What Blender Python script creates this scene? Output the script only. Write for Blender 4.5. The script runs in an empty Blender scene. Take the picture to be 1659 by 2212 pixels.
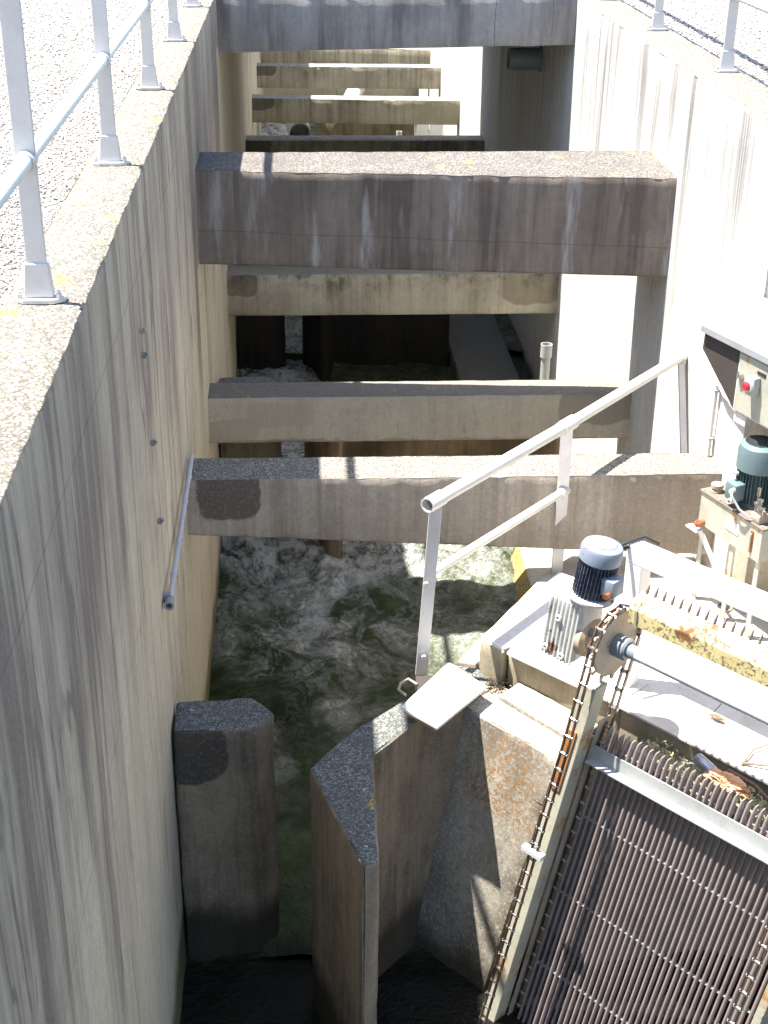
import bpy, bmesh, math, random
import numpy as np
from mathutils import Vector, Matrix, noise as mn

random.seed(7)
S = bpy.context.scene
col = S.collection

# ------------------------------------------------------------------ camera
C = np.array([829.5, 1106.0])
VY = np.array([634.0, -410.0]); VZ = np.array([750.0, 7000.0])
F = math.sqrt(-np.dot(VY - C, VZ - C))
def _c(v): return np.array([v[0], -v[1], -F])
_y = _c(VY - C); _y /= np.linalg.norm(_y)
_z = -_c(VZ - C); _z /= np.linalg.norm(_z)
_y = _y - _z * np.dot(_y, _z); _y /= np.linalg.norm(_y)
_x = np.cross(_y, _z)
ROT = np.array([_x, _y, _z])
cd = bpy.data.cameras.new('camera'); camo = bpy.data.objects.new('camera', cd); col.objects.link(camo)
m4 = Matrix.Identity(4)
for i in range(3):
    for j in range(3): m4[i][j] = ROT[i][j]
m4[2][3] = 1.5
camo.matrix_world = m4
cd.sensor_fit = 'VERTICAL'; cd.sensor_height = 24.0; cd.sensor_width = 18.0
cd.lens = 24.0 * F / 2212.0
cd.clip_start = 0.05; cd.clip_end = 500
S.camera = camo

# ------------------------------------------------------------------ light
SD = Vector((0.365, -0.09, -1.0)).normalized()          # the way the sunlight travels
w = bpy.data.worlds.new('World'); S.world = w; w.use_nodes = True
nt = w.node_tree; nt.nodes.clear()
sky = nt.nodes.new('ShaderNodeTexSky'); sky.sky_type = 'NISHITA'; sky.sun_disc = False
sky.sun_elevation = math.asin(-SD.z); sky.sun_rotation = math.atan2(-SD.x, -SD.y)
bg = nt.nodes.new('ShaderNodeBackground'); bg.inputs[1].default_value = 0.095
wo = nt.nodes.new('ShaderNodeOutputWorld')
nt.links.new(sky.outputs[0], bg.inputs[0]); nt.links.new(bg.outputs[0], wo.inputs[0])
sl = bpy.data.lights.new('sun', 'SUN'); sl.energy = 4.6; sl.angle = math.radians(0.6); sl.color = (1.0, 0.965, 0.9)
so = bpy.data.objects.new('sun', sl); col.objects.link(so)
so.rotation_euler = SD.to_track_quat('-Z', 'Y').to_euler(); so.location = (-5, 2, 12)
S.view_settings.view_transform = 'Standard'; S.view_settings.look = 'None'
S.view_settings.exposure = 1.95; S.view_settings.gamma = 1.0
S.view_settings.use_curve_mapping = False
S.cycles.max_bounces = 8; S.cycles.diffuse_bounces = 6

# ------------------------------------------------------------------ node helper
class N:
    def __init__(s, name):
        s.m = bpy.data.materials.new(name); s.m.use_nodes = True
        s.t = s.m.node_tree; s.t.nodes.clear()
        s.out = s.t.nodes.new('ShaderNodeOutputMaterial')
        s.b = s.t.nodes.new('ShaderNodeBsdfPrincipled')
        s.t.links.new(s.b.outputs[0], s.out.inputs[0])
        s.geo = s.t.nodes.new('ShaderNodeNewGeometry')
        s.pos = s.geo.outputs['Position']
        s._sep = None
    def set(s, sock, v):
        if isinstance(v, bpy.types.NodeSocket): s.t.links.new(v, sock)
        elif isinstance(v, (tuple, list)):
            sock.default_value = tuple(v) + ((1.0,) if len(v) == 3 and sock.type == 'RGBA' else ())
        else: sock.default_value = v
    def inp(s, name, v): s.set(s.b.inputs[name], v)
    def math(s, op, a, b=None, c=None, clamp=False):
        n = s.t.nodes.new('ShaderNodeMath'); n.operation = op; n.use_clamp = clamp
        s.set(n.inputs[0], a)
        if b is not None: s.set(n.inputs[1], b)
        if c is not None: s.set(n.inputs[2], c)
        return n.outputs[0]
    def mul(s, a, b): return s.math('MULTIPLY', a, b)
    def add(s, a, b): return s.math('ADD', a, b)
    def mx(s, a, b): return s.math('MAXIMUM', a, b)
    def ss(s, v, a, b, lo=0.0, hi=1.0):
        n = s.t.nodes.new('ShaderNodeMapRange'); n.interpolation_type = 'SMOOTHSTEP'
        if a > b: a, b, lo, hi = b, a, hi, lo
        s.set(n.inputs[0], v); n.inputs[1].default_value = a; n.inputs[2].default_value = b
        n.inputs[3].default_value = lo; n.inputs[4].default_value = hi
        return n.outputs[0]
    def xyz(s):
        if not s._sep:
            n = s.t.nodes.new('ShaderNodeSeparateXYZ'); s.t.links.new(s.pos, n.inputs[0]); s._sep = n.outputs
        return s._sep
    def scl(s, v, k, off=(0, 0, 0)):
        n = s.t.nodes.new('ShaderNodeVectorMath'); n.operation = 'MULTIPLY_ADD'
        s.set(n.inputs[0], v); n.inputs[1].default_value = k; n.inputs[2].default_value = off
        return n.outputs[0]
    def noise(s, scale, detail=4, rough=0.55, vec=None, dist=0.0, colour=False):
        n = s.t.nodes.new('ShaderNodeTexNoise'); n.inputs['Scale'].default_value = scale
        n.inputs['Detail'].default_value = detail; n.inputs['Roughness'].default_value = rough
        n.inputs['Distortion'].default_value = dist
        s.set(n.inputs['Vector'], vec if vec is not None else s.pos)
        return n.outputs[1 if colour else 0]
    def vor(s, scale, feature='F1', vec=None, out=0, rnd=1.0):
        n = s.t.nodes.new('ShaderNodeTexVoronoi'); n.feature = feature; n.inputs['Scale'].default_value = scale
        n.inputs['Randomness'].default_value = rnd
        s.set(n.inputs['Vector'], vec if vec is not None else s.pos)
        return n.outputs[out]
    def mix(s, f, a, b, mode='MIX'):
        n = s.t.nodes.new('ShaderNodeMix'); n.data_type = 'RGBA'; n.blend_type = mode
        s.set(n.inputs[0], f); s.set(n.inputs[6], a); s.set(n.inputs[7], b)
        return n.outputs[2]
    def nz(s):
        n = s.t.nodes.new('ShaderNodeSeparateXYZ'); s.t.links.new(s.geo.outputs['Normal'], n.inputs[0]); return n.outputs
    def bump(s, h, strength=0.5, dist=0.01, base=None):
        n = s.t.nodes.new('ShaderNodeBump'); n.inputs['Strength'].default_value = strength
        n.inputs['Distance'].default_value = dist; s.set(n.inputs['Height'], h)
        if base is not None: s.set(n.inputs['Normal'], base)
        return n.outputs[0]
    def warp(s, amt, scale):
        c = s.noise(scale, 3, 0.5, colour=True)
        n = s.t.nodes.new('ShaderNodeVectorMath'); n.operation = 'MULTIPLY_ADD'
        s.set(n.inputs[0], c); n.inputs[1].default_value = (amt,) * 3; s.set(n.inputs[2], s.pos)
        return n.outputs[0]

def concrete(name, base, dark, streak=0.5, sfreq=9.0, top=(0.42, 0.39, 0.33), zdark=None, patch=0.4,
             efflo=0.0, moss=0.0, mossz=None, lichen=0.0, pits=0.3, blot=None, joints=(), clean=None,
             wet=None, speck=0.0, orange=None, seed=0.0, stainpatch=None, agg=1.0, veins=0.0, soft=0.0, topdark=None, ticks=0.25, broad=0.55):
    """weathered board-marked concrete: run-off streaks, patches, pits, aggregate and lichen on upward faces"""
    n = N(name); x, y, z = n.xyz()
    off = (seed * 3.1, seed * 1.7, seed * 2.3)
    sv = n.scl(n.pos, (sfreq, sfreq, 0.33), off)
    st = n.noise(1.0, 7, 0.68, sv, 0.25)
    wide = n.noise(1.0, 4, 0.6, n.scl(n.pos, (1.3, 1.3, 0.16), off))
    st = n.math('MULTIPLY_ADD', n.add(wide, -0.5), broad, st)
    sv2 = n.scl(n.pos, (sfreq * 4, sfreq * 4, 0.8), off)
    st2 = n.noise(1.0, 4, 0.6, sv2)
    pt = n.noise(1.4, 6, 0.6, n.scl(n.pos, (1, 1, 0.7), off))
    gr = n.noise(60, 5, 0.7)
    tick = n.ss(n.noise(1.0, 3, 0.6, n.scl(n.pos, (46, 46, 7), off)), 0.60, 0.70)
    a = n.ss(st, 0.42 - soft * .06, 0.66 + soft * .10)
    b = n.mul(n.ss(st2, 0.45, 0.74), 1.0 - soft * 0.45)
    p = n.ss(pt, 0.40, 0.66)
    f = n.math('ADD', n.mul(a, streak), n.mul(b, streak * 0.45))
    f = n.math('MULTIPLY_ADD', p, patch, f)
    if zdark:            # run-off fades away from the top edge
        zz = n.add(z, n.mul(n.add(st, -0.5), 2.2))
        f = n.mul(f, n.ss(zz, zdark[0], zdark[1], zdark[2], 1.0))
    if topdark:
        zt_ = n.add(z, n.mul(n.add(pt, -0.5), 2.6))
        f = n.add(f, n.ss(zt_, topdark[0], topdark[1], 0.0, topdark[2]))
    if veins:            # long thin wandering dark runs
        vv_ = n.noise(1.0, 3, 0.5, n.scl(n.pos, (3.2, 3.2, 0.42), (8, 8, 8)), 0.4)
        k = n.ss(n.math('ABSOLUTE', n.add(vv_, -0.5)), 0.022, 0.004)
        k = n.mul(k, n.ss(n.noise(1.0, 4, 0.6, n.scl(n.pos, (2, 2, 1.2), (1, 5, 2))), 0.45, 0.62))
        f = n.math('MULTIPLY_ADD', k, veins, f)
    if clean:            # stretches under the beams the rain never reached
        ms = None
        for (y0, y1, z1) in clean:
            q = n.mul(n.mul(n.ss(y, y0, y0 + 0.05), n.ss(y, y1, y1 - 0.05)), n.ss(z, z1 + 0.03, z1 - 0.03))
            ms = q if ms is None else n.mx(ms, q)
        f = n.mul(f, n.math('MULTIPLY_ADD', ms, -0.85, 1.0))
    f = n.math('MINIMUM', f, 1.0)
    c = n.mix(f, base, dark)
    # fine board grain
    c = n.mix(n.ss(gr, 0.35, 0.7, 0.0, 0.35), c, tuple(v * 0.55 for v in base))
    c = n.mix(n.mul(tick, ticks), c, tuple(v * 0.28 for v in base))
    mo = n.noise(17, 6, 0.75)
    c = n.mix(n.ss(mo, 0.38, 0.66, 0.0, 0.38), c, n.mix(0.5, c, tuple(v * 0.35 for v in base)))
    if efflo:
        e = n.noise(1.0, 4, 0.6, n.scl(n.pos, (6, 6, 0.9), (5 + seed, 3, 1)))
        c = n.mix(n.mul(n.ss(e, 0.56, 0.74), efflo), c, (0.44, 0.43, 0.42))
    if stainpatch:
        for (axis, a0, a1, z0, z1, colr, amt) in stainpatch:
            cc = (x, y)[axis]
            wv = n.mul(n.add(n.noise(4, 5, 0.6), -0.5), 0.14)
            cw = n.add(cc, wv); zw = n.add(z, wv)
            ex = n.math('DIVIDE', n.add(cw, -(a0 + a1) / 2), (a1 - a0) / 2); ez = n.math('DIVIDE', n.add(zw, -(z0 + z1) / 2), (z1 - z0) / 2)
            rr = n.add(n.math('POWER', n.math('ABSOLUTE', ex), 4.0), n.math('POWER', n.math('ABSOLUTE', ez), 4.0))
            q = n.ss(rr, 1.15, 0.80)
            c = n.mix(n.mul(q, amt), c, colr)
    if mossz:
        q = n.mul(n.ss(n.add(z, n.mul(n.add(st, -0.5), 0.7)), mossz[0], mossz[1]), n.ss(n.noise(6, 6, 0.65), 0.40, 0.62))
        c = n.mix(n.mul(q, mossz[2]), c, (0.070, 0.062, 0.030))
    if pits:
        v = n.vor(38); k = n.ss(v, 0.16, 0.05)
        k = n.mul(k, n.ss(n.noise(5, 3), 0.5, 0.6))
        c = n.mix(n.mul(k, pits), c, (0.03, 0.028, 0.025))
    if speck:
        k = n.ss(n.noise(48, 4, 0.75), 0.52, 0.62)
        c = n.mix(n.mul(k, speck), c, (0.60, 0.58, 0.54))
        k = n.ss(n.noise(33, 4, 0.75, n.scl(n.pos, (1, 1, 1), (9, 9, 9))), 0.54, 0.62)
        c = n.mix(n.mul(k, speck), c, (0.05, 0.045, 0.04))
    if orange:           # orange crust lichen on part of a face: centre, radius
        d = n.t.nodes.new('ShaderNodeVectorMath'); d.operation = 'DISTANCE'
        n.set(d.inputs[0], n.pos); d.inputs[1].default_value = orange[0]
        q = n.ss(n.add(d.outputs['Value'], n.mul(n.noise(5, 4), 0.5)), orange[1] + 0.12, orange[1] - 0.12)
        k = n.ss(n.noise(42, 5, 0.75), 0.47, 0.57)
        c = n.mix(n.mul(n.mul(q, k), 0.9), c, n.mix(n.noise(70, 2), (0.30, 0.13, 0.03), (0.20, 0.13, 0.06)))
    if moss:
        q = n.mul(n.ss(n.noise(3.0, 5, 0.65, n.scl(n.pos, (1, 1, 0.5), (4, 4, 4))), 0.52, 0.68), moss)
        c = n.mix(q, c, (0.075, 0.07, 0.03))
    if wet:              # damp green band just above the water line
        zz = n.add(z, n.mul(n.add(n.noise(3, 4), -0.5), 0.25))
        c = n.mix(n.ss(zz, wet[0], wet[0] - 0.22, 0.0, 0.88), c, wet[1])
    for (ax, v0, amt) in joints:
        cc = (x, y, z)[ax]
        wv = n.mul(n.add(n.noise(2.2, 5), -0.5), 0.05 if ax != 2 else 0.03)
        dlt = n.math('ABSOLUTE', n.add(n.add(cc, wv), -v0))
        c = n.mix(n.ss(dlt, 0.006, 0.002, 0, amt), c, (0.05, 0.045, 0.04))
    # exposed aggregate on the upward faces
    nzv = n.nz()[2]
    up = n.ss(nzv, 0.72, 0.92)
    cell = n.vor(95, out=1)
    sepc = n.t.nodes.new('ShaderNodeSeparateColor'); n.t.links.new(cell, sepc.inputs[0])
    ag = n.mix(n.ss(sepc.outputs[0], 0.15, 0.9), tuple(v * 0.50 for v in top), tuple(min(1, v * 1.35) for v in top))
    ag = n.mix(n.ss(n.vor(95), 0.35, 0.62, 0, 0.75), ag, tuple(v * 0.28 for v in top))
    ag = n.mix(n.ss(n.noise(3.5, 5, 0.65), 0.42, 0.68, 0, 0.5), ag, tuple(v * 0.45 for v in top))
    wl = n.ss(n.vor(11, vec=n.warp(0.08, 14)), 0.14, 0.08)
    ag = n.mix(n.mul(wl, n.mul(n.ss(n.noise(2.6, 3), 0.50, 0.6), 0.7)), ag, (0.62, 0.60, 0.55))
    if lichen:
        lv = n.vor(3.1, vec=n.warp(0.25, 9)); k = n.mul(n.ss(lv, 0.20, 0.10), n.ss(n.noise(45, 3, 0.7), 0.42, 0.55))
        k = n.mul(k, n.ss(n.noise(1.7, 2), 0.46, 0.52))
        ag = n.mix(n.mul(k, lichen), ag, (0.62, 0.40, 0.05))
    ag = n.mix(agg, tuple(v for v in top), ag)
    c = n.mix(up, c, ag)
    n.inp('Base Color', c); n.inp('Roughness', 0.9)
    n.b.inputs['Specular IOR Level'].default_value = 0.25
    h1 = n.add(n.mul(gr, 0.5), n.mul(st2, 0.4))
    h2 = n.math('MULTIPLY_ADD', n.mul(n.vor(95), up), -1.0, h1)
    vv = n.ss(n.vor(38), 0.05, 0.16)
    h3 = n.math('MULTIPLY_ADD', vv, 0.3, h2)
    n.inp('Normal', n.bump(h3, 0.6, 0.008))
    return n.m

def paint(name, base, rust=0.0, rustcol=(0.16, 0.06, 0.025), rough=0.45, metal=0.0, grime=0.25, chips=0.0, rscale=5.0, under=None):
    n = N(name)
    c = n.mix(n.ss(n.noise(7, 6, 0.65), 0.42, 0.72, 0, grime), base, tuple(v * 0.5 for v in base))
    c = n.mix(n.ss(n.noise(90, 3, 0.6), 0.5, 0.75, 0, grime * 0.8), c, tuple(v * 0.6 for v in base))
    if chips:
        k = n.ss(n.mul(n.noise(44, 6, 0.75), n.math('MULTIPLY_ADD', n.noise(6, 4), 0.6, 0.7)), 0.53, 0.57)
        c = n.mix(n.mul(k, chips), c, under or (0.10, 0.07, 0.05))
    if rust:
        k = n.ss(n.noise(rscale, 7, 0.68, n.scl(n.pos, (1, 1, 1), (2, 8, 3))), 0.60 - rust * 0.22, 0.66 - rust * 0.18)
        rc = n.mix(n.noise(24, 5, 0.7), rustcol, (rustcol[0] * 2.2, rustcol[1] * 2.3, rustcol[2] * 2.0))
        c = n.mix(k, c, rc)
        n.inp('Roughness', n.math('MULTIPLY_ADD', k, 0.9 - rough, rough))
        n.inp('Metallic', n.math('MULTIPLY_ADD', k, -metal, metal))
    else:
        n.inp('Roughness', rough); n.inp('Metallic', metal)
    n.inp('Base Color', c)
    n.inp('Normal', n.bump(n.noise(55, 4, 0.6), 0.25, 0.003))
    return n.m

WALL = (0.50, 0.45, 0.35); STN = (0.190, 0.150, 0.128)
M = {}
M['wall_l'] = concrete('wall_left_concrete', (0.68, 0.59, 0.435), STN, streak=0.78, sfreq=8, patch=0.15, zdark=(-3.3, -0.9, 0.26), soft=1.0, topdark=(-2.4, -0.3, 0.45), ticks=0.35, broad=1.0,
    clean=((9.55, 10.25, -1.42), (13.1, 19.9, -0.45)), wet=(-4.02, (0.13, 0.105, 0.035)), lichen=0.8, pits=0.15, veins=0.5,
    joints=((2, -0.36, 0.35), (2, -1.68, 0.35)), top=(0.33, 0.30, 0.245))
M['wall_r'] = concrete('wall_right_concrete', (0.70, 0.675, 0.62), (0.17, 0.145, 0.13), streak=0.95, sfreq=12, patch=0.12, zdark=(-2.2, 0.6, 0.16), soft=0.5, ticks=0.45, broad=0.8,
    lichen=0.5, pits=0.15, joints=((1, 13.05, 0.9), (1, 15.6, 0.5)), wet=(-4.0, (0.06, 0.055, 0.025)), top=(0.33, 0.30, 0.25), seed=2)
M['wall_b'] = concrete('return_wall_concrete', (0.50, 0.44, 0.34), (0.22, 0.18, 0.14), streak=0.6, sfreq=9, patch=0.4, pits=0.3, top=(0.33, 0.3, 0.25), seed=3)
M['big'] = concrete('beam_dark_concrete', (0.27, 0.225, 0.19), (0.115, 0.09, 0.078), streak=0.7, sfreq=6, patch=0.6, efflo=0.7, lichen=1.0,
    pits=0.5, joints=((2, -1.19, 0.35),), top=(0.235, 0.21, 0.185), seed=4)
M['slab'] = concrete('slab_concrete', (0.36, 0.335, 0.315), (0.16, 0.14, 0.135), streak=0.7, sfreq=4, patch=0.5, efflo=0.4, pits=0.4,
    joints=((0, 1.83, 0.6), (0, 2.35, 0.4)), top=(0.4, 0.38, 0.34), seed=5)
M['b2'] = concrete('beam_mossy_concrete', (0.58, 0.52, 0.40), (0.26, 0.21, 0.145), streak=0.35, sfreq=9, patch=0.55, mossz=(-2.85, -2.5, 0.8),
    lichen=0.3, pits=0.2, top=(0.36, 0.33, 0.27), seed=6, agg=0.5,
    stainpatch=((0, -0.73, -0.42, -2.80, -2.5, (0.16, 0.13, 0.10), 0.75), (0, 2.0, 2.6, -2.9, -2.5, (0.18, 0.15, 0.09), 0.6)))
M['b3'] = concrete('beam_pale_concrete', (0.60, 0.545, 0.44), (0.36, 0.31, 0.25), streak=0.2, sfreq=14, patch=0.45,
    lichen=1.0, pits=0.12, top=(0.26, 0.24, 0.20), seed=7, agg=0.45,
    stainpatch=((0, 2.0, 2.6, -2.78, -2.5, (0.26, 0.22, 0.18), 0.7), (0, -0.8, -0.35, -2.9, -2.72, (0.40, 0.34, 0.27), 0.6),
                (0, -0.45, 0.1, -2.80, -2.58, (0.42, 0.37, 0.29), 0.6), (0, -0.8, 2.7, -2.95, -2.895, (0.32, 0.27, 0.22), 0.7)))
M['b4'] = concrete('beam_spotted_concrete', (0.48, 0.42, 0.35), (0.24, 0.195, 0.15), streak=0.5, sfreq=11, patch=0.45, pits=0.8, speck=0.12,
    lichen=0.7, top=(0.36, 0.33, 0.275), seed=8,
    stainpatch=((0, -0.66, -0.26, -2.44, -2.0, (0.12, 0.092, 0.08), 0.92), (0, 1.9, 2.7, -2.66, -2.0, (0.22, 0.18, 0.14), 0.7)))
M['far'] = concrete('beam_streaked_concrete', (0.50, 0.45, 0.34), (0.18, 0.14, 0.10), streak=0.45, sfreq=14, patch=0.45, mossz=(-2.85, -2.45, 0.5),
    pits=0.2, top=(0.46, 0.43, 0.36), seed=9,
    stainpatch=((0, -0.9, -0.38, -2.76, -2.4, (0.11, 0.085, 0.06), 0.8),))
M['pier'] = concrete('pier_concrete', (0.33, 0.26, 0.18), (0.105, 0.08, 0.057), streak=0.55, sfreq=6, patch=0.7, pits=0.5, moss=0.3,
    wet=(-4.0, (0.03, 0.026, 0.018)), top=(0.23, 0.235, 0.215), lichen=0.6, seed=10, speck=0.10,
    stainpatch=((0, -0.9, -0.44, -3.19, -2.8, (0.045, 0.038, 0.033), 0.85),))
M['block'] = concrete('block_concrete', (0.40, 0.36, 0.29), (0.12, 0.10, 0.078), streak=0.25, sfreq=5, patch=0.8, pits=0.5,
    speck=0.36, wet=(-4.2, (0.035, 0.03, 0.018)), moss=0.35, top=(0.54, 0.50, 0.42), seed=11, agg=0.55,
    orange=((1.04, 5.92, -3.15), 0.50))
M['deckc'] = concrete('deck_concrete', (0.42, 0.36, 0.26), (0.20, 0.16, 0.105), streak=0.3, sfreq=9, patch=0.5, pits=0.3, moss=0.2,
    top=(0.60, 0.57, 0.50), seed=12, agg=0.12)
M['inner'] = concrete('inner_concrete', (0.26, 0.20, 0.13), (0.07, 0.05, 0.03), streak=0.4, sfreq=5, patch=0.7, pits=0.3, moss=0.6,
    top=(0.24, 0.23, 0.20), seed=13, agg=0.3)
M['shadeblack'] = concrete('shade_black_concrete', (0.030, 0.026, 0.020), (0.012, 0.010, 0.008), streak=0.4, sfreq=5, patch=0.7,
    top=(0.10, 0.09, 0.07), seed=15, agg=0.3)  # deep shade below the slab and beams, put into the concrete colour
M['mossy'] = concrete('mossy_concrete', (0.42, 0.29, 0.09), (0.17, 0.14, 0.035), streak=0.3, sfreq=9, patch=0.6, speck=0.4, pits=0.6,
    top=(0.50, 0.46, 0.38), seed=14, wet=(-4.30, (0.08, 0.085, 0.02)), agg=0.3)
M['alu'] = paint('aluminium', (0.56, 0.54, 0.54), rough=0.42, metal=0.2, grime=0.2)
M['whitep'] = paint('white_rail_paint', (0.62, 0.60, 0.55), rough=0.45, grime=0.25)
M['lightp'] = paint('pale_blue_pipe_paint', (0.60, 0.66, 0.66), rough=0.4, grime=0.15)
M['whitebox'] = paint('white_box_paint', (0.66, 0.66, 0.63), rust=-0.12, rustcol=(0.16, 0.09, 0.04), rough=0.4, grime=0.25, rscale=9)
M['plate'] = paint('white_plate_paint', (0.74, 0.72, 0.70), rough=0.5, grime=0.2)
M['yellow'] = paint('flaking_yellow_paint', (0.66, 0.56, 0.27), rust=0.13, rough=0.6, grime=0.25, chips=0.95, rscale=5, rustcol=(0.12,0.05,0.022), under=(0.13, 0.10, 0.07))
M['cream'] = paint('cream_frame_paint', (0.42, 0.40, 0.31), rust=0.30, rustcol=(0.22, 0.11, 0.04), rough=0.6, grime=0.5, rscale=2.4)
M['rustdisc'] = paint('rust_stained_disc', (0.42, 0.34, 0.26), rust=0.10, rough=0.7, grime=0.5, rscale=9)
M['bar'] = paint('dark_bar_paint', (0.29, 0.24, 0.235), rough=0.25, grime=0.5, metal=0.1)
M['rod'] = paint('spacer_steel', (0.24, 0.235, 0.22), rough=0.6, grime=0.4)
M['chain'] = paint('oily_chain_steel', (0.12, 0.095, 0.08), rust=0.5, rustcol=(0.07, 0.035, 0.02), rough=0.30, metal=0.7, grime=0.4)
M['pin'] = paint('polished_pin_steel', (0.6, 0.58, 0.55), rough=0.22, metal=0.9, grime=0.2)
M['bluemotor'] = paint('blue_motor_paint', (0.045, 0.058, 0.095), rough=0.5, grime=0.3, chips=0.25, under=(0.45, 0.45, 0.42))
M['bluecap'] = paint('pale_blue_motor_cap', (0.20, 0.235, 0.30), rust=0.02, rough=0.45, grime=0.3, rscale=12)
M['gear'] = paint('grey_gearbox_paint', (0.70, 0.70, 0.67), rust=0.08, rough=0.55, grime=0.5, rscale=8)
M['greenmotor'] = paint('green_motor_paint', (0.055, 0.10, 0.10), rough=0.42, grime=0.3)
M['greencap'] = paint('green_grey_motor_cap', (0.12, 0.17, 0.18), rough=0.38, grime=0.25)
M['black'] = paint('black_rubber', (0.02, 0.02, 0.02), rough=0.5, grime=0.2)
M['dark'] = paint('dark_brown_panel', (0.045, 0.036, 0.030), rough=0.8, grime=0.3)
M['red'] = paint('red_button', (0.42, 0.02, 0.03), rough=0.3, grime=0.1)
M['greybox'] = paint('grey_plastic', (0.30, 0.31, 0.31), rough=0.5, grime=0.3)
M['copper'] = paint('copper_fitting', (0.36, 0.14, 0.06), rough=0.45, metal=0.6, grime=0.4)
M['greylid'] = paint('dusty_brown_lid', (0.17, 0.14, 0.11), rough=0.85, grime=0.5)
M['pvc'] = paint('grey_plastic_pipe', (0.40, 0.41, 0.39), rough=0.4, grime=0.3)
M['bluegrey'] = paint('blue_grey_hub_paint', (0.17, 0.19, 0.21), rough=0.45, grime=0.2)
M['orangerust'] = paint('orange_rust', (0.34, 0.15, 0.05), rust=0.2, rough=0.8, grime=0.6, rscale=14)
M['tank'] = paint('cream_tank_paint', (0.40, 0.385, 0.31), rust=0.10, rustcol=(0.24, 0.12, 0.05), rough=0.5, grime=0.4, rscale=7)
M['galv'] = paint('grey_white_angle', (0.36, 0.37, 0.36), rust=0.0, rough=0.5, grime=0.4, rscale=12)
M['frame'] = paint('bright_white_frame_paint', (0.78, 0.78, 0.76), rough=0.5, grime=0.12)
M['toothm'] = paint('grey_tooth_steel', (0.16, 0.13, 0.11), rough=0.7, grime=0.4)
M['lead'] = paint('grey_service_pipe', (0.52, 0.50, 0.52), rough=0.5, grime=0.3)

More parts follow.
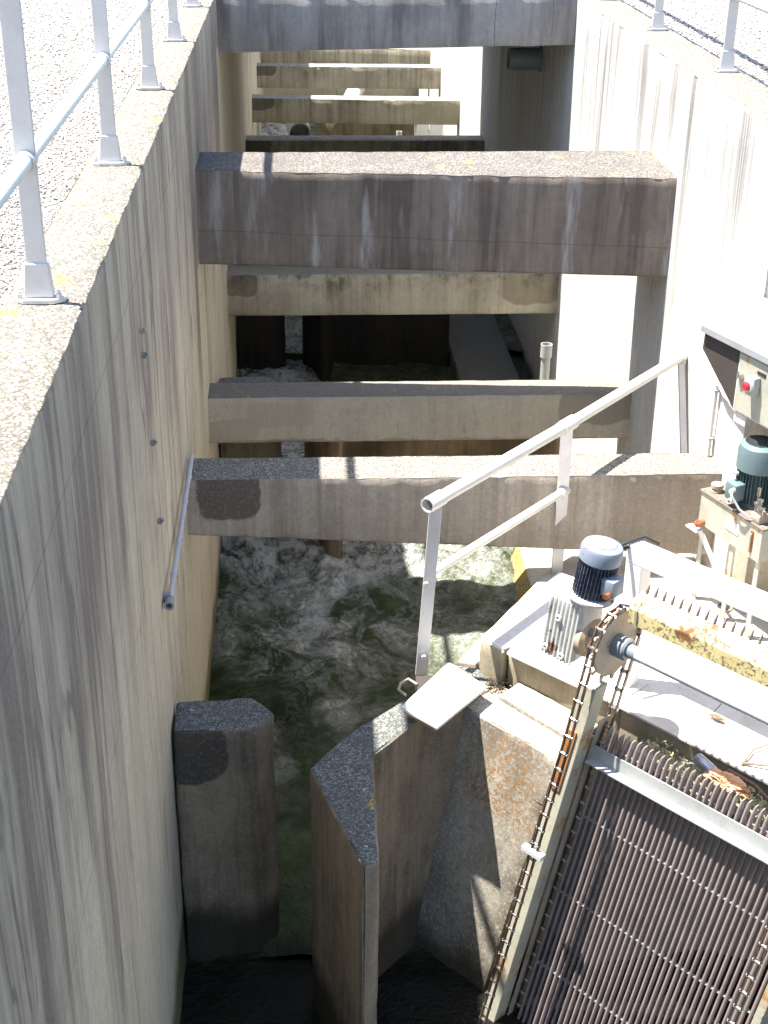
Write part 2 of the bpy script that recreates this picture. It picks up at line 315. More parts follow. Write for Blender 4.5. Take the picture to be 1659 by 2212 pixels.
# ------------------------------------------------------------------ object helpers
def tag(o, label=None, cat=None, group=None, kind=None):
    if label: o['label'] = label
    if cat: o['category'] = cat
    if group: o['group'] = group
    if kind: o['kind'] = kind
    return o
def thing(name, loc, label, cat, group=None):
    o = bpy.data.objects.new(name, None); o.empty_display_size = 0.1; col.objects.link(o); o.location = loc
    return tag(o, label, cat, group)
def origin(o):
    v = Vector((0, 0, 0))
    while o is not None: v += o.location; o = o.parent
    return v
class MB:
    def __init__(s): s.v = []; s.f = []
    def quad8(s, c):
        i = len(s.v); s.v += [tuple(p) for p in c]
        s.f += [(i+0, i+3, i+2, i+1), (i+4, i+5, i+6, i+7), (i+0, i+1, i+5, i+4), (i+1, i+2, i+6, i+5), (i+2, i+3, i+7, i+6), (i+3, i+0, i+4, i+7)]
        return s
    def box(s, a, b, T=None):
        x0, y0, z0 = a; x1, y1, z1 = b
        c = [(x0, y0, z0), (x1, y0, z0), (x1, y1, z0), (x0, y1, z0), (x0, y0, z1), (x1, y0, z1), (x1, y1, z1), (x0, y1, z1)]
        if T: c = [T(*p) for p in c]
        return s.quad8(c)
    def poly(s, pts, d):      # planar outline pushed along vector d
        i = len(s.v); n = len(pts); d = Vector(d)
        s.v += [tuple(Vector(p)) for p in pts] + [tuple(Vector(p) + d) for p in pts]
        s.f.append(tuple(range(i + n - 1, i - 1, -1))); s.f.append(tuple(range(i + n, i + 2 * n)))
        for k in range(n): s.f.append((i + k, i + (k + 1) % n, i + n + (k + 1) % n, i + n + k))
        return s
    def tube(s, p, q, r, n=14, r2=None, caps=True, hollow=0.0):
        p = Vector(p); q = Vector(q); r2 = r if r2 is None else r2
        ax = (q - p).normalized(); a = ax.orthogonal().normalized(); b = ax.cross(a)
        i = len(s.v)
        rings = [(p, r), (q, r2)]
        if hollow: rings += [(q, r2 * hollow), (p, r * hollow)]
        for c, rr in rings:
            for k in range(n):
                t = 2 * math.pi * k / n; s.v.append(tuple(c + (a * math.cos(t) + b * math.sin(t)) * rr))
        m = len(rings)
        for g in range(m if hollow else 1):
            g2 = (g + 1) % m
            for k in range(n):
                s.f.append((i + g * n + k, i + g * n + (k + 1) % n, i + g2 * n + (k + 1) % n, i + g2 * n + k))
        if caps and not hollow:
            s.f.append(tuple(i + k for k in range(n - 1, -1, -1))); s.f.append(tuple(i + n + k for k in range(n)))
        return s
    def lathe(s, prof, c, ax, n=24):      # prof: (radius, height along ax)
        c = Vector(c); ax = Vector(ax).normalized(); a = ax.orthogonal().normalized(); b = ax.cross(a); i = len(s.v)
        for r, h in prof:
            for k in range(n):
                t = 2 * math.pi * k / n; s.v.append(tuple(c + ax * h + (a * math.cos(t) + b * math.sin(t)) * max(r, 1e-4)))
        for g in range(len(prof) - 1):
            for k in range(n):
                s.f.append((i + g * n + k, i + g * n + (k + 1) % n, i + (g + 1) * n + (k + 1) % n, i + (g + 1) * n + k))
        return s
    def path(s, pts, r, n=8):
        pts = [Vector(p) for p in pts]; i = len(s.v)
        a = None
        for k, p in enumerate(pts):
            t = (pts[min(k + 1, len(pts) - 1)] - pts[max(k - 1, 0)]).normalized()
            a = t.orthogonal().normalized() if a is None else (a - t * a.dot(t)).normalized()
            b = t.cross(a)
            for j in range(n):
                th = 2 * math.pi * j / n; s.v.append(tuple(p + (a * math.cos(th) + b * math.sin(th)) * (r if not callable(r) else r(k / (len(pts) - 1)))))
        for k in range(len(pts) - 1):
            for j in range(n):
                s.f.append((i + k * n + j, i + k * n + (j + 1) % n, i + (k + 1) * n + (j + 1) % n, i + (k + 1) * n + j))
        s.f.append(tuple(i + j for j in range(n - 1, -1, -1))); s.f.append(tuple(i + (len(pts) - 1) * n + j for j in range(n)))
        return s
    def build(s, name, mat, parent=None, smooth=True, bev=0.0, at=None, angle=35):
        me = bpy.data.meshes.new(name)
        o0 = origin(parent) if parent else Vector((0, 0, 0))
        if at is not None: o0 = Vector(at)
        me.from_pydata([(v[0] - o0.x, v[1] - o0.y, v[2] - o0.z) for v in s.v], [], s.f)
        me.materials.append(mat)
        bm = bmesh.new(); bm.from_mesh(me)
        bmesh.ops.recalc_face_normals(bm, faces=bm.faces)
        if bev:
            ed = [e for e in bm.edges if len(e.link_faces) == 2 and e.calc_face_angle(0) > 0.6]
            bmesh.ops.bevel(bm, geom=ed, offset=bev, segments=2, affect='EDGES', profile=0.5, clamp_overlap=True)
        for fc in bm.faces: fc.smooth = smooth
        bm.to_mesh(me); bm.free()
        if smooth: me.set_sharp_from_angle(angle=math.radians(angle))
        o = bpy.data.objects.new(name, me); col.objects.link(o)
        if parent:
            o.parent = parent
            if at is not None: o.location = o0 - origin(parent)
        else: o.location = o0
        return o
def clone(src, parent, delta=(0, 0, 0)):
    o = src.copy(); col.objects.link(o); o.parent = parent
    o.location = Vector(src.location) + Vector(delta)
    return o
def copy_tree(src, loc):
    r = src.copy(); col.objects.link(r); r.location = loc
    for ch in src.children:
        c = ch.copy(); col.objects.link(c); c.parent = r
        for g in ch.children:
            d = g.copy(); col.objects.link(d); d.parent = c
    return r

def nz3(p, s): return mn.noise(Vector((p[0] * s, p[1] * s, p[2] * s)))
def roughen(bm, amp, chip):
    bm.normal_update(); mv = []
    for v in bm.verts:
        ns = [f.normal for f in v.link_faces]
        sharp = 0
        if len(ns) > 1:
            sm = Vector((0, 0, 0))
            for q in ns: sm += q
            sharp = min(1, (1 - sm.length / len(ns)) * 9)
        p = v.co
        d = nz3(p, 3) * amp + nz3(p, 11) * amp * 0.6
        c = -max(0, nz3(p, 13) + 0.15) * chip * sharp - abs(nz3(p, 31)) * chip * 0.5 * sharp
        mv.append(v.normal * (d + c))
    for v, d in zip(bm.verts, mv): v.co += d
def finish(bm, name, mat, parent=None):
    me = bpy.data.meshes.new(name); bm.to_mesh(me); bm.free()
    me.materials.append(mat)
    for p in me.polygons: p.use_smooth = True
    me.set_sharp_from_angle(angle=math.radians(38))
    o = bpy.data.objects.new(name, me); col.objects.link(o)
    if parent: o.parent = parent; o.location = -origin(parent)
    return o
def cast(name, corners_lo, corners_hi, mat, cell=0.07, bev=0.012, amp=0.003, chip=0.02, parent=None):
    """cast concrete solid: lower outline, upper outline (same count), edges worn and chipped"""
    bm = bmesh.new(); n = len(corners_lo)
    a = [bm.verts.new(p) for p in corners_lo]; b = [bm.verts.new(p) for p in corners_hi]
    bm.faces.new(a[::-1]); bm.faces.new(b)
    for k in range(n): bm.faces.new((a[k], a[(k + 1) % n], b[(k + 1) % n], b[k]))
    bmesh.ops.recalc_face_normals(bm, faces=bm.faces)
    if bev: bmesh.ops.bevel(bm, geom=list(bm.edges), offset=bev, segments=2, affect='EDGES', profile=0.5)
    for ax in range(3):
        lo = min(v.co[ax] for v in bm.verts); hi = max(v.co[ax] for v in bm.verts)
        k = int((hi - lo) / cell)
        for i in range(1, k + 1):
            co = Vector((0, 0, 0)); co[ax] = lo + (hi - lo) * i / (k + 1)
            no = Vector((0, 0, 0)); no[ax] = 1
            bmesh.ops.bisect_plane(bm, geom=list(bm.verts) + list(bm.edges) + list(bm.faces), dist=1e-5, plane_co=co, plane_no=no)
    roughen(bm, amp, chip)
    return finish(bm, name, mat, parent)
def prism(name, poly, z0, z1, mat, **k):
    return cast(name, [(p[0], p[1], z0) for p in poly], [(p[0], p[1], z1) for p in poly], mat, **k)
def sweep(name, sect, p0, p1, mat, cell=0.05, r=0.015, amp=0.003, chip=0.02, steps=None, skew=None):
    """long concrete member: section outline (a,b) -> swept from p0 to p1. sect(t) gives outline points as 3D offsets"""
    sec0, sec1 = sect
    def rounded(sec, counts):
        pts = []; n = len(sec)
        for i in range(n):
            p = np.array(sec[i], float); pa = np.array(sec[i - 1], float); pb = np.array(sec[(i + 1) % n], float)
            da = (pa - p); la = np.linalg.norm(da); da /= la
            db = (pb - p); lb = np.linalg.norm(db); db /= lb
            for t in (1.0, 0.45, 0.15):
                pts.append((p + da * r * t + db * r * (1 - t) * 0.3 * (1 if t < 1 else 0), 1.0 if t < 1 else 0.5))
            for t in (0.15, 0.45, 1.0):
                pts.append((p + db * r * t + da * r * (1 - t) * 0.3 * (1 if t < 1 else 0), 1.0 if t < 1 else 0.5))
            k = counts[i]
            for j in range(1, k): pts.append((p + db * (r + (lb - 2 * r) * j / k), 0.0))
        return pts
    cnt = [max(1, int((np.linalg.norm(np.array(sec0[(i + 1) % len(sec0)], float) - np.array(sec0[i], float)) - 2 * r) / cell)) for i in range(len(sec0))]
    A = rounded(sec0, cnt); B = rounded(sec1, cnt)
    p0 = np.array(p0, float); p1 = np.array(p1, float)
    L = np.linalg.norm(p1 - p0)
    ts = steps if steps is not None else np.linspace(0, 1, max(2, int(L / cell)))
    cen = np.mean([a[0] for a in A], axis=0)
    m = len(A); V = []
    for t in ts:
        for k in range(m):
            o = A[k][0] * (1 - t) + (B[k][0] * t if k < len(B) else 0)
            p = p0 * (1 - t) + p1 * t + o
            d = (A[k - 1][0] - A[(k + 1) % m][0]); ax = (p1 - p0) / L
            nn = np.cross(d, ax); nl = np.linalg.norm(nn); nn = nn / nl if nl > 1e-9 else nn
            if np.dot(nn, A[k][0] - cen) < 0: nn = -nn
            e = A[k][1]
            dd = nz3(p, 2.5) * amp + nz3(p, 10) * amp * 0.5 - e * chip * (max(0, nz3(p, 8) + 0.1) + 0.35 * abs(nz3(p, 19)))
            V.append(p + nn * dd)
    Fc = []
    for i in range(len(ts) - 1):
        for k in range(m):
            Fc.append((i * m + k, i * m + (k + 1) % m, (i + 1) * m + (k + 1) % m, (i + 1) * m + k))
    Fc.append(tuple(range(m - 1, -1, -1))); e0 = (len(ts) - 1) * m; Fc.append(tuple(e0 + k for k in range(m)))
    me = bpy.data.meshes.new(name); me.from_pydata([tuple(v) for v in V], [], Fc)
    bm = bmesh.new(); bm.from_mesh(me); bmesh.ops.recalc_face_normals(bm, faces=bm.faces)
    bpy.data.meshes.remove(me)
    return finish(bm, name, mat)

# ------------------------------------------------------------------ setting: ground and walls
XL, XR = -0.73, 2.57
def graded(y0, y1, fine_to, f=0.03, c=0.25):
    L = y1 - y0; out = [0.0]; y = y0
    while y < y1:
        y += f if y < fine_to else c
        out.append(min(1.0, (y - y0) / L))
    return out
def rsec(xa, xb, z0, z1): return [(xa, 0, z0), (xb, 0, z0), (xb, 0, z1), (xa, 0, z1)]
s_ = rsec(-1.01, XL, -5.6, 0)
lw = sweep('channel_wall', (s_, s_), (0, -0.5, 0), (0, 33, 0), M['wall_l'], cell=0.20, r=0.022, amp=0.005, chip=0.011, steps=graded(-0.5, 33, 14))
tag(lw, 'long shaded concrete wall on the left of the channel, streaked dark, carrying a railing', 'wall')
s_ = rsec(XR, 2.93, -5.6, 0)
rw = sweep('channel_wall', (s_, s_), (0, 7.27, 0), (0, 33, 0), M['wall_r'], cell=0.20, r=0.022, amp=0.003, chip=0.004, steps=graded(7.27, 33, 16))
tag(rw, 'bright sunlit concrete wall on the right of the channel with dark runs below its top', 'wall')
HV = Vector((0.375, -0.927, 0)); QV = Vector((0.927, 0.375, 0))
def H(h, q, z): return HV * h + QV * q + Vector((0, 0, z))
c0 = Vector((2.573, 7.285, 0))
ql = [c0, c0 + HV * 4.5, c0 + HV * 4.5 + QV * 0.35, c0 + QV * 0.35 + Vector((0.03, 0.0, 0))]
w2 = prism('channel_wall', [(p.x, p.y) for p in ql], -5.6, 0, M['wall_b'], cell=0.25, parent=None)
tag(w2, 'short concrete return wall behind the green motor and the control cabinet', 'wall')

def gravel_mat():
    n = N('chippings')
    cell = n.vor(70, out=1); sp = n.t.nodes.new('ShaderNodeSeparateColor'); n.t.links.new(cell, sp.inputs[0])
    c = n.mix(sp.outputs[0], (0.20, 0.18, 0.16), (0.52, 0.49, 0.45))
    c = n.mix(n.ss(n.vor(70), 0.4, 0.7, 0, 0.8), c, (0.05, 0.045, 0.04))
    c = n.mix(n.ss(n.noise(1.2, 4), 0.4, 0.7, 0, 0.35), c, (0.5, 0.47, 0.42))
    n.inp('Base Color', c); n.inp('Roughness', 0.9)
    n.inp('Normal', n.bump(n.vor(70), 1.0, -0.012))
    return n.m
def stone_mat():
    n = N('stone_chips')
    r = n.t.nodes.new('ShaderNodeNewGeometry').outputs['Random Per Island']
    c = n.mix(r, (0.30, 0.265, 0.235), (0.66, 0.62, 0.56))
    n.inp('Base Color', c); n.inp('Roughness', 0.85)
    return n.m
M['gravel'] = gravel_mat(); M['stone'] = stone_mat()
def ground(name, x0, x1, y0, y1, z):
    b = MB(); b.v = [(x0, y0, z), (x1, y0, z), (x1, y1, z), (x0, y1, z)]; b.f = [(0, 1, 2, 3)]
    return tag(b.build(name, M['gravel']), kind='structure')
ground('ground', -60, -1.0, -60, 90, -0.05)
b = MB()
b.poly([(2.92, 7.4, -0.05), (4.6, 3.2, -0.05), (60, 3.2, -0.05), (60, 90, -0.05), (2.92, 90, -0.05)], (0, 0, -0.02))
tag(b.build('ground', M['gravel'], smooth=False), kind='structure')
rng = np.random.default_rng(3)
def chips(name, boxes, zz=-0.047, mat='stone'):
    Vs = []; Fs = []; base = 0
    octa = np.array([(1, 0, 0), (0, 1, 0), (-1, 0, 0), (0, -1, 0), (0, 0, 1), (0, 0, -1)], float)
    of = np.array([(0, 1, 4), (1, 2, 4), (2, 3, 4), (3, 0, 4), (1, 0, 5), (2, 1, 5), (3, 2, 5), (0, 3, 5)])
    for (x0, x1, y0, y1, dens, sz) in boxes:
        n = int((x1 - x0) * (y1 - y0) * dens)
        P = np.stack([rng.uniform(x0, x1, n), rng.uniform(y0, y1, n), np.full(n, zz) + rng.uniform(-0.002, 0.004, n)], 1)
        R = rng.uniform(0.6, 1.25, (n, 1, 3)) * sz * np.array([1, 1, 0.6]) * rng.uniform(0.6, 1.2, (n, 1, 1))
        V = octa[None] * R + rng.normal(0, sz * 0.22, (n, 6, 3))
        A = rng.uniform(0, 6.28, n); ca, sa = np.cos(A)[:, None], np.sin(A)[:, None]
        B = rng.normal(0, 0.5, n); cb, sb = np.cos(B)[:, None], np.sin(B)[:, None]
        x, y, z = V[..., 0], V[..., 1], V[..., 2]
        y, z = y * cb - z * sb, y * sb + z * cb
        x, y = x * ca - y * sa, x * sa + y * ca
        V = np.stack([x, y, z], -1) + P[:, None]
        Vs.append(V.reshape(-1, 3)); Fs.append((of[None] + (np.arange(n) * 6)[:, None, None] + base).reshape(-1, 3)); base += n * 6
    V = np.concatenate(Vs); Fa = np.concatenate(Fs)
    me = bpy.data.meshes.new(name)
    me.vertices.add(len(V)); me.vertices.foreach_set('co', V.ravel())
    me.loops.add(len(Fa) * 3); me.loops.foreach_set('vertex_index', Fa.ravel().astype(np.int32))
    me.polygons.add(len(Fa)); me.polygons.foreach_set('loop_start', np.arange(0, len(Fa) * 3, 3).astype(np.int32))
    me.update(calc_edges=True); me.validate(); me.materials.append(M[mat])
    o = bpy.data.objects.new(name, me); col.objects.link(o); return o
tag(chips('gravel', [(-1.75, -1.005, 3.4, 6, 4200, 0.0085), (-2.6, -1.005, 6, 9, 3600, 0.0095), (-3.4, -1.005, 9, 14, 2300, 0.012)]),
    'loose pale stone chippings covering the ground left of the wall', 'gravel', kind='stuff')
tag(chips('gravel', [(2.93, 3.9, 8.2, 11, 2600, 0.011), (2.93, 4.2, 11, 14, 2000, 0.013)]),
    'loose pale stone chippings covering the ground right of the wall', 'gravel', kind='stuff')

# ------------------------------------------------------------------ cross beams
def beam(yl, yr, dl, dr, zt, zb, mat, label, ztr=None, zbr=None, cell=0.05, chip=0.010):
    ztr = zt if ztr is None else ztr; zbr = zb if zbr is None else zbr
    A = [(0, 0, zb), (0, dl, zb), (0, dl, zt), (0, 0, zt)]; B = [(0, 0, zbr), (0, dr, zbr), (0, dr, ztr), (0, 0, ztr)]
    o = sweep('concrete_beam', (A, B), (XL - 0.05, yl, 0), (XR + 0.05, yr, 0), mat, cell=cell, r=0.014, amp=0.004, chip=chip)
    return tag(o, label, 'beam', 'concrete beams across the channel')
beam(9.80, 9.28, 0.58, 0.86, -0.76, -1.44, M['big'], 'deep dark concrete beam highest over the channel with broad sunny top and yellow lichen', -0.70, -1.40)
beam(13.22, 13.22, 0.35, 0.35, -2.58, -3.00, M['b2'], 'mossy beige beam seen directly beneath the deep dark beam', cell=0.07)
beam(9.93, 9.93, 0.33, 0.33, -2.54, -2.92, M['b3'], 'smooth pale beam with a grey top, directly above the rough spotted beam')
beam(7.72, 7.55, 0.33, 0.31, -2.18, -2.56, M['b4'], 'nearest rough beam with dark blotch at its left end and half sunlit top', -2.10, -2.68, chip=0.012)
beam(19.3, 19.3, 0.35, 0.35, -2.55, -2.95, M['far'], 'beam of which only a thin dark edge shows behind the deep dark beam', cell=0.1)
beam(22.6, 22.4, 0.35, 0.35, -2.58, -2.96, M['far'], 'lowest of the three small far beams, in front of the white pipe', cell=0.1)
beam(25.7, 25.6, 0.35, 0.35, -2.58, -2.96, M['far'], 'middle one of the three small far beams under the wide slab', cell=0.1)
beam(28.7, 27.7, 0.35, 0.35, -2.60, -3.0, M['far'], 'topmost small far beam tucked right under the wide slab', cell=0.1)
A = [(0, 0, -0.51), (0, 6.7, -0.51), (0, 6.7, -0.02), (0, 0, -0.02)]; B = [(0, 0, -0.41), (0, 6.7, -0.41), (0, 6.7, 0.02), (0, 0, 0.02)]
sb = sweep('concrete_slab', (A, B), (XL - 0.05, 13.40, 0), (XR + 0.05, 13.28, 0), M['slab'], cell=0.15, r=0.014, amp=0.004, chip=0.015)
tag(sb, 'wide concrete slab crossing the channel at the top of the view, grey streaked front face', 'slab')

# ------------------------------------------------------------------ slot piers and lower concrete
def pier(yo, label, zl, mat=None):
    p = [(XL + 0.012, 6.05), (-0.306, 6.045), (-0.179, 6.19), (-0.30, 6.35), (XL + 0.012, 6.34)]
    return tag(prism('slot_pier', [(a, b + yo) for a, b in p], zl, -2.855, mat or M['pier'], chip=0.035, amp=0.006), label, 'pier', 'side piers of the channel slots')
pier(0, 'nearest square dark pier standing against the left wall, white water beyond it', -5.5)
pier(4.86, 'second pier against the left wall, its lichened top showing behind the pale beam', -5.5)
pier(8.55, 'third pier against the left wall, in black shade under the mossy beam', -5.5, M['shadeblack'])
ridge = [(0.004, 5.70), (0.246, 4.94), (0.323, 4.985), (0.335, 5.80), (0.62, 6.125), (0.87, 6.20), (1.05, 6.42), (0.976, 6.59), (0.83, 6.63), (0.577, 6.336), (0.182, 5.967)]
tag(prism('slot_wall', ridge, -5.5, -2.85, M['pier'], chip=0.035, amp=0.006), 'pointed concrete nose wall rising beside the slot and running back to the white hatch', 'wall', 'pointed walls beside the channel slots')
def nose(yo, x1, label, mat=None):
    p = [(0.004, 6.2), (0.20, 5.55), (0.30, 5.55), (0.36, 6.0), (x1, 6.0), (x1, 6.2), (0.10, 6.25)]
    return tag(prism('slot_wall', [(a, b + yo) for a, b in p], -5.5, -2.96, mat or M['inner'], chip=0.02, cell=0.12), label, 'wall', 'pointed walls beside the channel slots')
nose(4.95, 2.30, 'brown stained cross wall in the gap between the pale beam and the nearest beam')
nose(8.75, 1.66, 'black shaded cross wall under the mossy beam beside the bright slot', M['shadeblack'])

e1 = Vector((0.66, -0.75, 0)).normalized(); e2 = Vector((-e1.y, e1.x, 0))
def E(u, w_, z): return e1 * u + e2 * w_ + Vector((0, 0, z))
def EL(u, w_, z):            # on the leaning screen: shifts with depth
    d = -2.7 - z
    return E(u - 0.125 * d, w_ - 0.12 * d, z)
# moss covered block with a leaning face
def blk(z, ul, ur, wf, wb): return [tuple(E(ul, wf, z)), tuple(E(ur, wf, z)), tuple(E(ur, wb, z)), tuple(E(ul, wb, z))]
lo = [tuple(E(-4.75, 4.30, -5.5)), tuple(E(-3.78, 4.36, -5.5)), tuple(E(-3.78, 5.15, -5.5)), tuple(E(-4.6, 5.15, -5.5))]
hi = [tuple(E(-4.12, 4.745, -2.853)), tuple(E(-3.44, 4.745, -2.853)), tuple(E(-3.44, 5.06, -2.853)), tuple(E(-4.10, 5.06, -2.853))]
tag(cast('retaining_block', lo, hi, M['block'], chip=0.03, amp=0.006, cell=0.06), 'leaning concrete block with orange crusty lichen between the hatch and the screen', 'block')
# ledge step at the foot of the deck upstand
ls = [E(-4.02, 4.93, 0), E(-3.46, 4.90, 0), E(-3.46, 5.11, 0), E(-4.02, 5.11, 0)]
tag(prism('ledge_step', [(p.x, p.y) for p in ls], -2.86, -2.822, M['block'], chip=0.03, cell=0.035, bev=0.004), 'rough low mortar step running along the foot of the deck edge', 'step')
# deck: kerb, base, plates
kb = [(0.978, 6.585), (1.088, 6.440), (1.66, 7.20), (1.545, 7.31)]
tag(prism('deck_kerb', kb, -4.9, -2.655, M['deckc'], chip=0.008, cell=0.08, bev=0.006), 'straight concrete kerb block forming the left edge of the white deck', 'kerb')
bs = [E(-3.99, 5.115, 0), E(-3.36, 5.125, 0)]
base_poly = [(bs[0].x, bs[0].y), (bs[1].x, bs[1].y), (2.30, 6.00), (3.10, 5.70), (2.60, 7.10), (2.565, 7.235), (1.70, 7.235), (1.665, 7.185), (1.12, 6.46)]
tag(prism('deck_base', base_poly, -4.9, -2.668, M['deckc'], chip=0.02, cell=0.10), 'buff concrete upstand carrying the deck plates beside the screen', 'base')
p4 = [E(-3.355, 5.13, 0), E(-1.6, 5.13, 0), E(-1.6, 6.1, 0), E(-3.355, 5.9, 0)]
tag(prism('deck_base', [(p.x, p.y) for p in p4], -2.93, -2.668, M['deckc'], chip=0.02, cell=0.10), 'buff concrete lip above the top ends of the screen bars', 'base')
wk = [(1.10, 6.62), (1.63, 7.26), (2.565, 7.26), (2.565, 8.15), (1.96, 8.15), (1.60, 7.72), (0.84, 6.70)]
wk = [(1.00, 6.62), (1.56, 7.335), (1.68, 7.25), (2.565, 7.25), (2.565, 8.14), (1.97, 8.14), (1.55, 7.70), (0.86, 6.66)]
tag(prism('walkway_slab', wk, -5.5, -2.852, M['deckc'], chip=0.02, cell=0.12), 'concrete ledge behind the deck, shaded by the nearest beam, holding the railing post', 'slab')
n = N('chequer_plate')
x, y, z = n.xyz()
def treadh():
    vv = n.scl(n.pos, (1, 1, 0))
    a_ = n.t.nodes.new('ShaderNodeTexBrick'); a_.inputs['Scale'].default_value = 16
    n.set(a_.inputs['Vector'], vv); a_.inputs['Mortar Size'].default_value = 0.035
    return a_.outputs['Fac']
c = n.mix(n.ss(n.noise(5, 6, 0.65), 0.40, 0.7, 0, 0.5), (0.70, 0.67, 0.64), (0.50, 0.44, 0.40))
c = n.mix(n.ss(n.noise(26, 5, 0.7), 0.55, 0.7, 0, 0.25), c, (0.25, 0.19, 0.14))
n.inp('Base Color', c); n.inp('Roughness', 0.55); n.inp('Normal', n.bump(treadh(), 0.5, -0.003)); M['cheq'] = n.m
dk = thing('chequer_deck', E(-3.6, 5.6, -2.66), 'bleached deck of metal chequer plates around the screen drive', 'deck')
zt = -2.6535
def plate(pts, first=None):
    bb = MB(); bb.poly([(p[0], p[1], zt) for p in pts], (0, 0, 0.012)); return bb.build('plate', M['cheq'], dk, smooth=False)
def LW(u, w_): p = E(u, w_, 0); return (p.x, p.y)
L0 = (1.105, 6.415); L1 = (1.690, 7.21)
u_s = lambda w_: -3.452 - (w_ - 5.289) * 0.155
plate([L0, LW(u_s(5.10), 5.10), LW(u_s(6.0), 6.0), (1.95, 7.21), (1.66, 7.215), (1.548, 7.308), (0.985, 6.592), (1.088, 6.455), (1.15, 6.49)])
g = 0.006
plate([LW(u_s(5.10) + g, 5.10), LW(-2.93, 5.10), LW(-3.06, 5.98), LW(u_s(6.0) + g, 6.0)])
plate([LW(u_s(6.0) + g, 6.0 + g), LW(-3.06, 5.98 + g), (2.24, 7.21), (1.95 + g, 7.21)])
plate([LW(-2.93 + g, 5.10), LW(-2.25, 5.10), LW(-2.32, 5.95), LW(-3.06 + g, 5.98)])
plate([LW(-2.25 + g, 5.10), LW(-1.6, 5.10), LW(-1.7, 5.7), LW(-2.32 + g, 5.95)])
# low shelf with a mossy side
tag(cast('low_shelf', [(0.92, 8.2, -5.5), (2.56, 8.2, -5.5), (2.56, 10.93, -5.5), (0.97, 10.93, -5.5)],
     [(1.84, 8.2, -4.20), (2.56, 8.2, -4.20), (2.56, 10.93, -4.20), (1.88, 10.93, -4.20)], M['mossy'], chip=0.02, cell=0.08),
    'low sunlit shelf at the right edge of the foaming pool with a yellow mossy side', 'shelf')
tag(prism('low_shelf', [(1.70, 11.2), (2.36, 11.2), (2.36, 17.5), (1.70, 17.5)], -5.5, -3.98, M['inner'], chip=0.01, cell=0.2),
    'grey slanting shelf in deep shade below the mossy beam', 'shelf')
tag(prism('far_cross_wall', [(0.3, 24.2), (2.0, 24.2), (2.0, 24.5), (0.3, 24.5)], -5.5, -3.25, M['inner'], cell=0.3),
    'dark mossy cross wall far off under the lowest small far beam', 'wall')
fb = MB().poly([(-0.9, 30.5, -5.5), (2.7, 30.5, -5.5), (2.7, 30.5, 0), (-0.9, 30.5, 0)], (0, 0.3, 0))
tag(fb.build('end_wall', M['wall_l']), 'concrete end wall closing the channel beyond the topmost far beam', 'wall')

# ------------------------------------------------------------------ water
def water_mat():
    n = N('river_water'); x, y, z = n.xyz()
    wp = n.warp(0.35, 1.7)
    v = n.scl(wp, (1.0, 0.8, 1.0))
    a = n.noise(4.2, 8, 0.70, v, 0.3)
    b = n.noise(1.5, 8, 0.62, v, 0.5)
    pat = n.ss(b, 0.47, 0.62)
    lace = n.ss(a, 0.50, 0.64)
    vein = n.ss(n.math('ABSOLUTE', n.add(n.noise(2.6, 8, 0.66, v, 0.6), -0.5)), 0.05, 0.0)
    fine = n.ss(n.noise(24, 6, 0.78, v), 0.36, 0.60)
    xx = n.add(x, n.mul(n.add(b, -0.5), 1.2)); yy = n.add(y, n.mul(n.add(b, -0.5), 3.0))
    near = n.ss(yy, 7.0, 9.9)                       # dies away downstream of the far slot
    m1 = n.mul(near, n.ss(xx, -0.75, -0.25))
    f = n.math('MULTIPLY_ADD', vein, 0.40, n.mul(n.mx(pat, n.mul(lace, 0.75)), 0.75))
    f = n.mul(n.mul(f, m1), n.math('MULTIPLY_ADD', fine, 0.55, 0.40))
    core = n.mul(n.ss(yy, 9.3, 11.0), n.ss(n.noise(6, 8, 0.72, v), 0.38, 0.58))
    f = n.math('MAXIMUM', f, n.mul(core, 0.95))
    f = n.mul(f, n.ss(y, 6.3, 7.0))
    f = n.mul(f, n.mx(n.ss(y, 11.6, 11.1), n.mul(n.ss(n.add(x, n.mul(n.add(a, -0.5), 0.9)), 0.35, -0.05), 0.9)))
    f = n.mul(f, n.math('MULTIPLY_ADD', n.ss(n.add(xx, n.mul(n.add(yy, -9.5), -0.35)), 0.3, 1.2), -0.55, 1.0))
    f = n.math('MINIMUM', f, 1.0)
    deep = n.mix(n.ss(n.noise(1.2, 4), 0.35, 0.65), (0.024, 0.038, 0.013), (0.052, 0.078, 0.026))
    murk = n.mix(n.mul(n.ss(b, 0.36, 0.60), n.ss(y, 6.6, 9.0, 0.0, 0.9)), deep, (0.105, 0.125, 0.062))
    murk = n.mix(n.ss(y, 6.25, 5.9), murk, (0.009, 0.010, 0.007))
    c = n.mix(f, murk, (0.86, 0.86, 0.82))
    n.inp('Base Color', c)
    n.inp('Roughness', n.math('MULTIPLY_ADD', f, 0.5, 0.06)); n.inp('IOR', 1.33)
    n.inp('Specular IOR Level', 0.5)
    h = n.add(n.mul(n.noise(8, 5, 0.6, wp), 0.7), n.mul(n.noise(24, 5, 0.7, wp), 0.7))
    tur = n.ss(y, 6.6, 9.5, 0.5, 1.0)
    hb = n.bump(n.mul(n.add(h, n.mul(f, 0.15)), tur), 1.0, 0.07)
    n.inp('Normal', n.bump(n.mul(n.noise(34, 3, 0.6, wp), tur), 1.0, 0.035, hb))
    return n.m
M['water'] = water_mat()
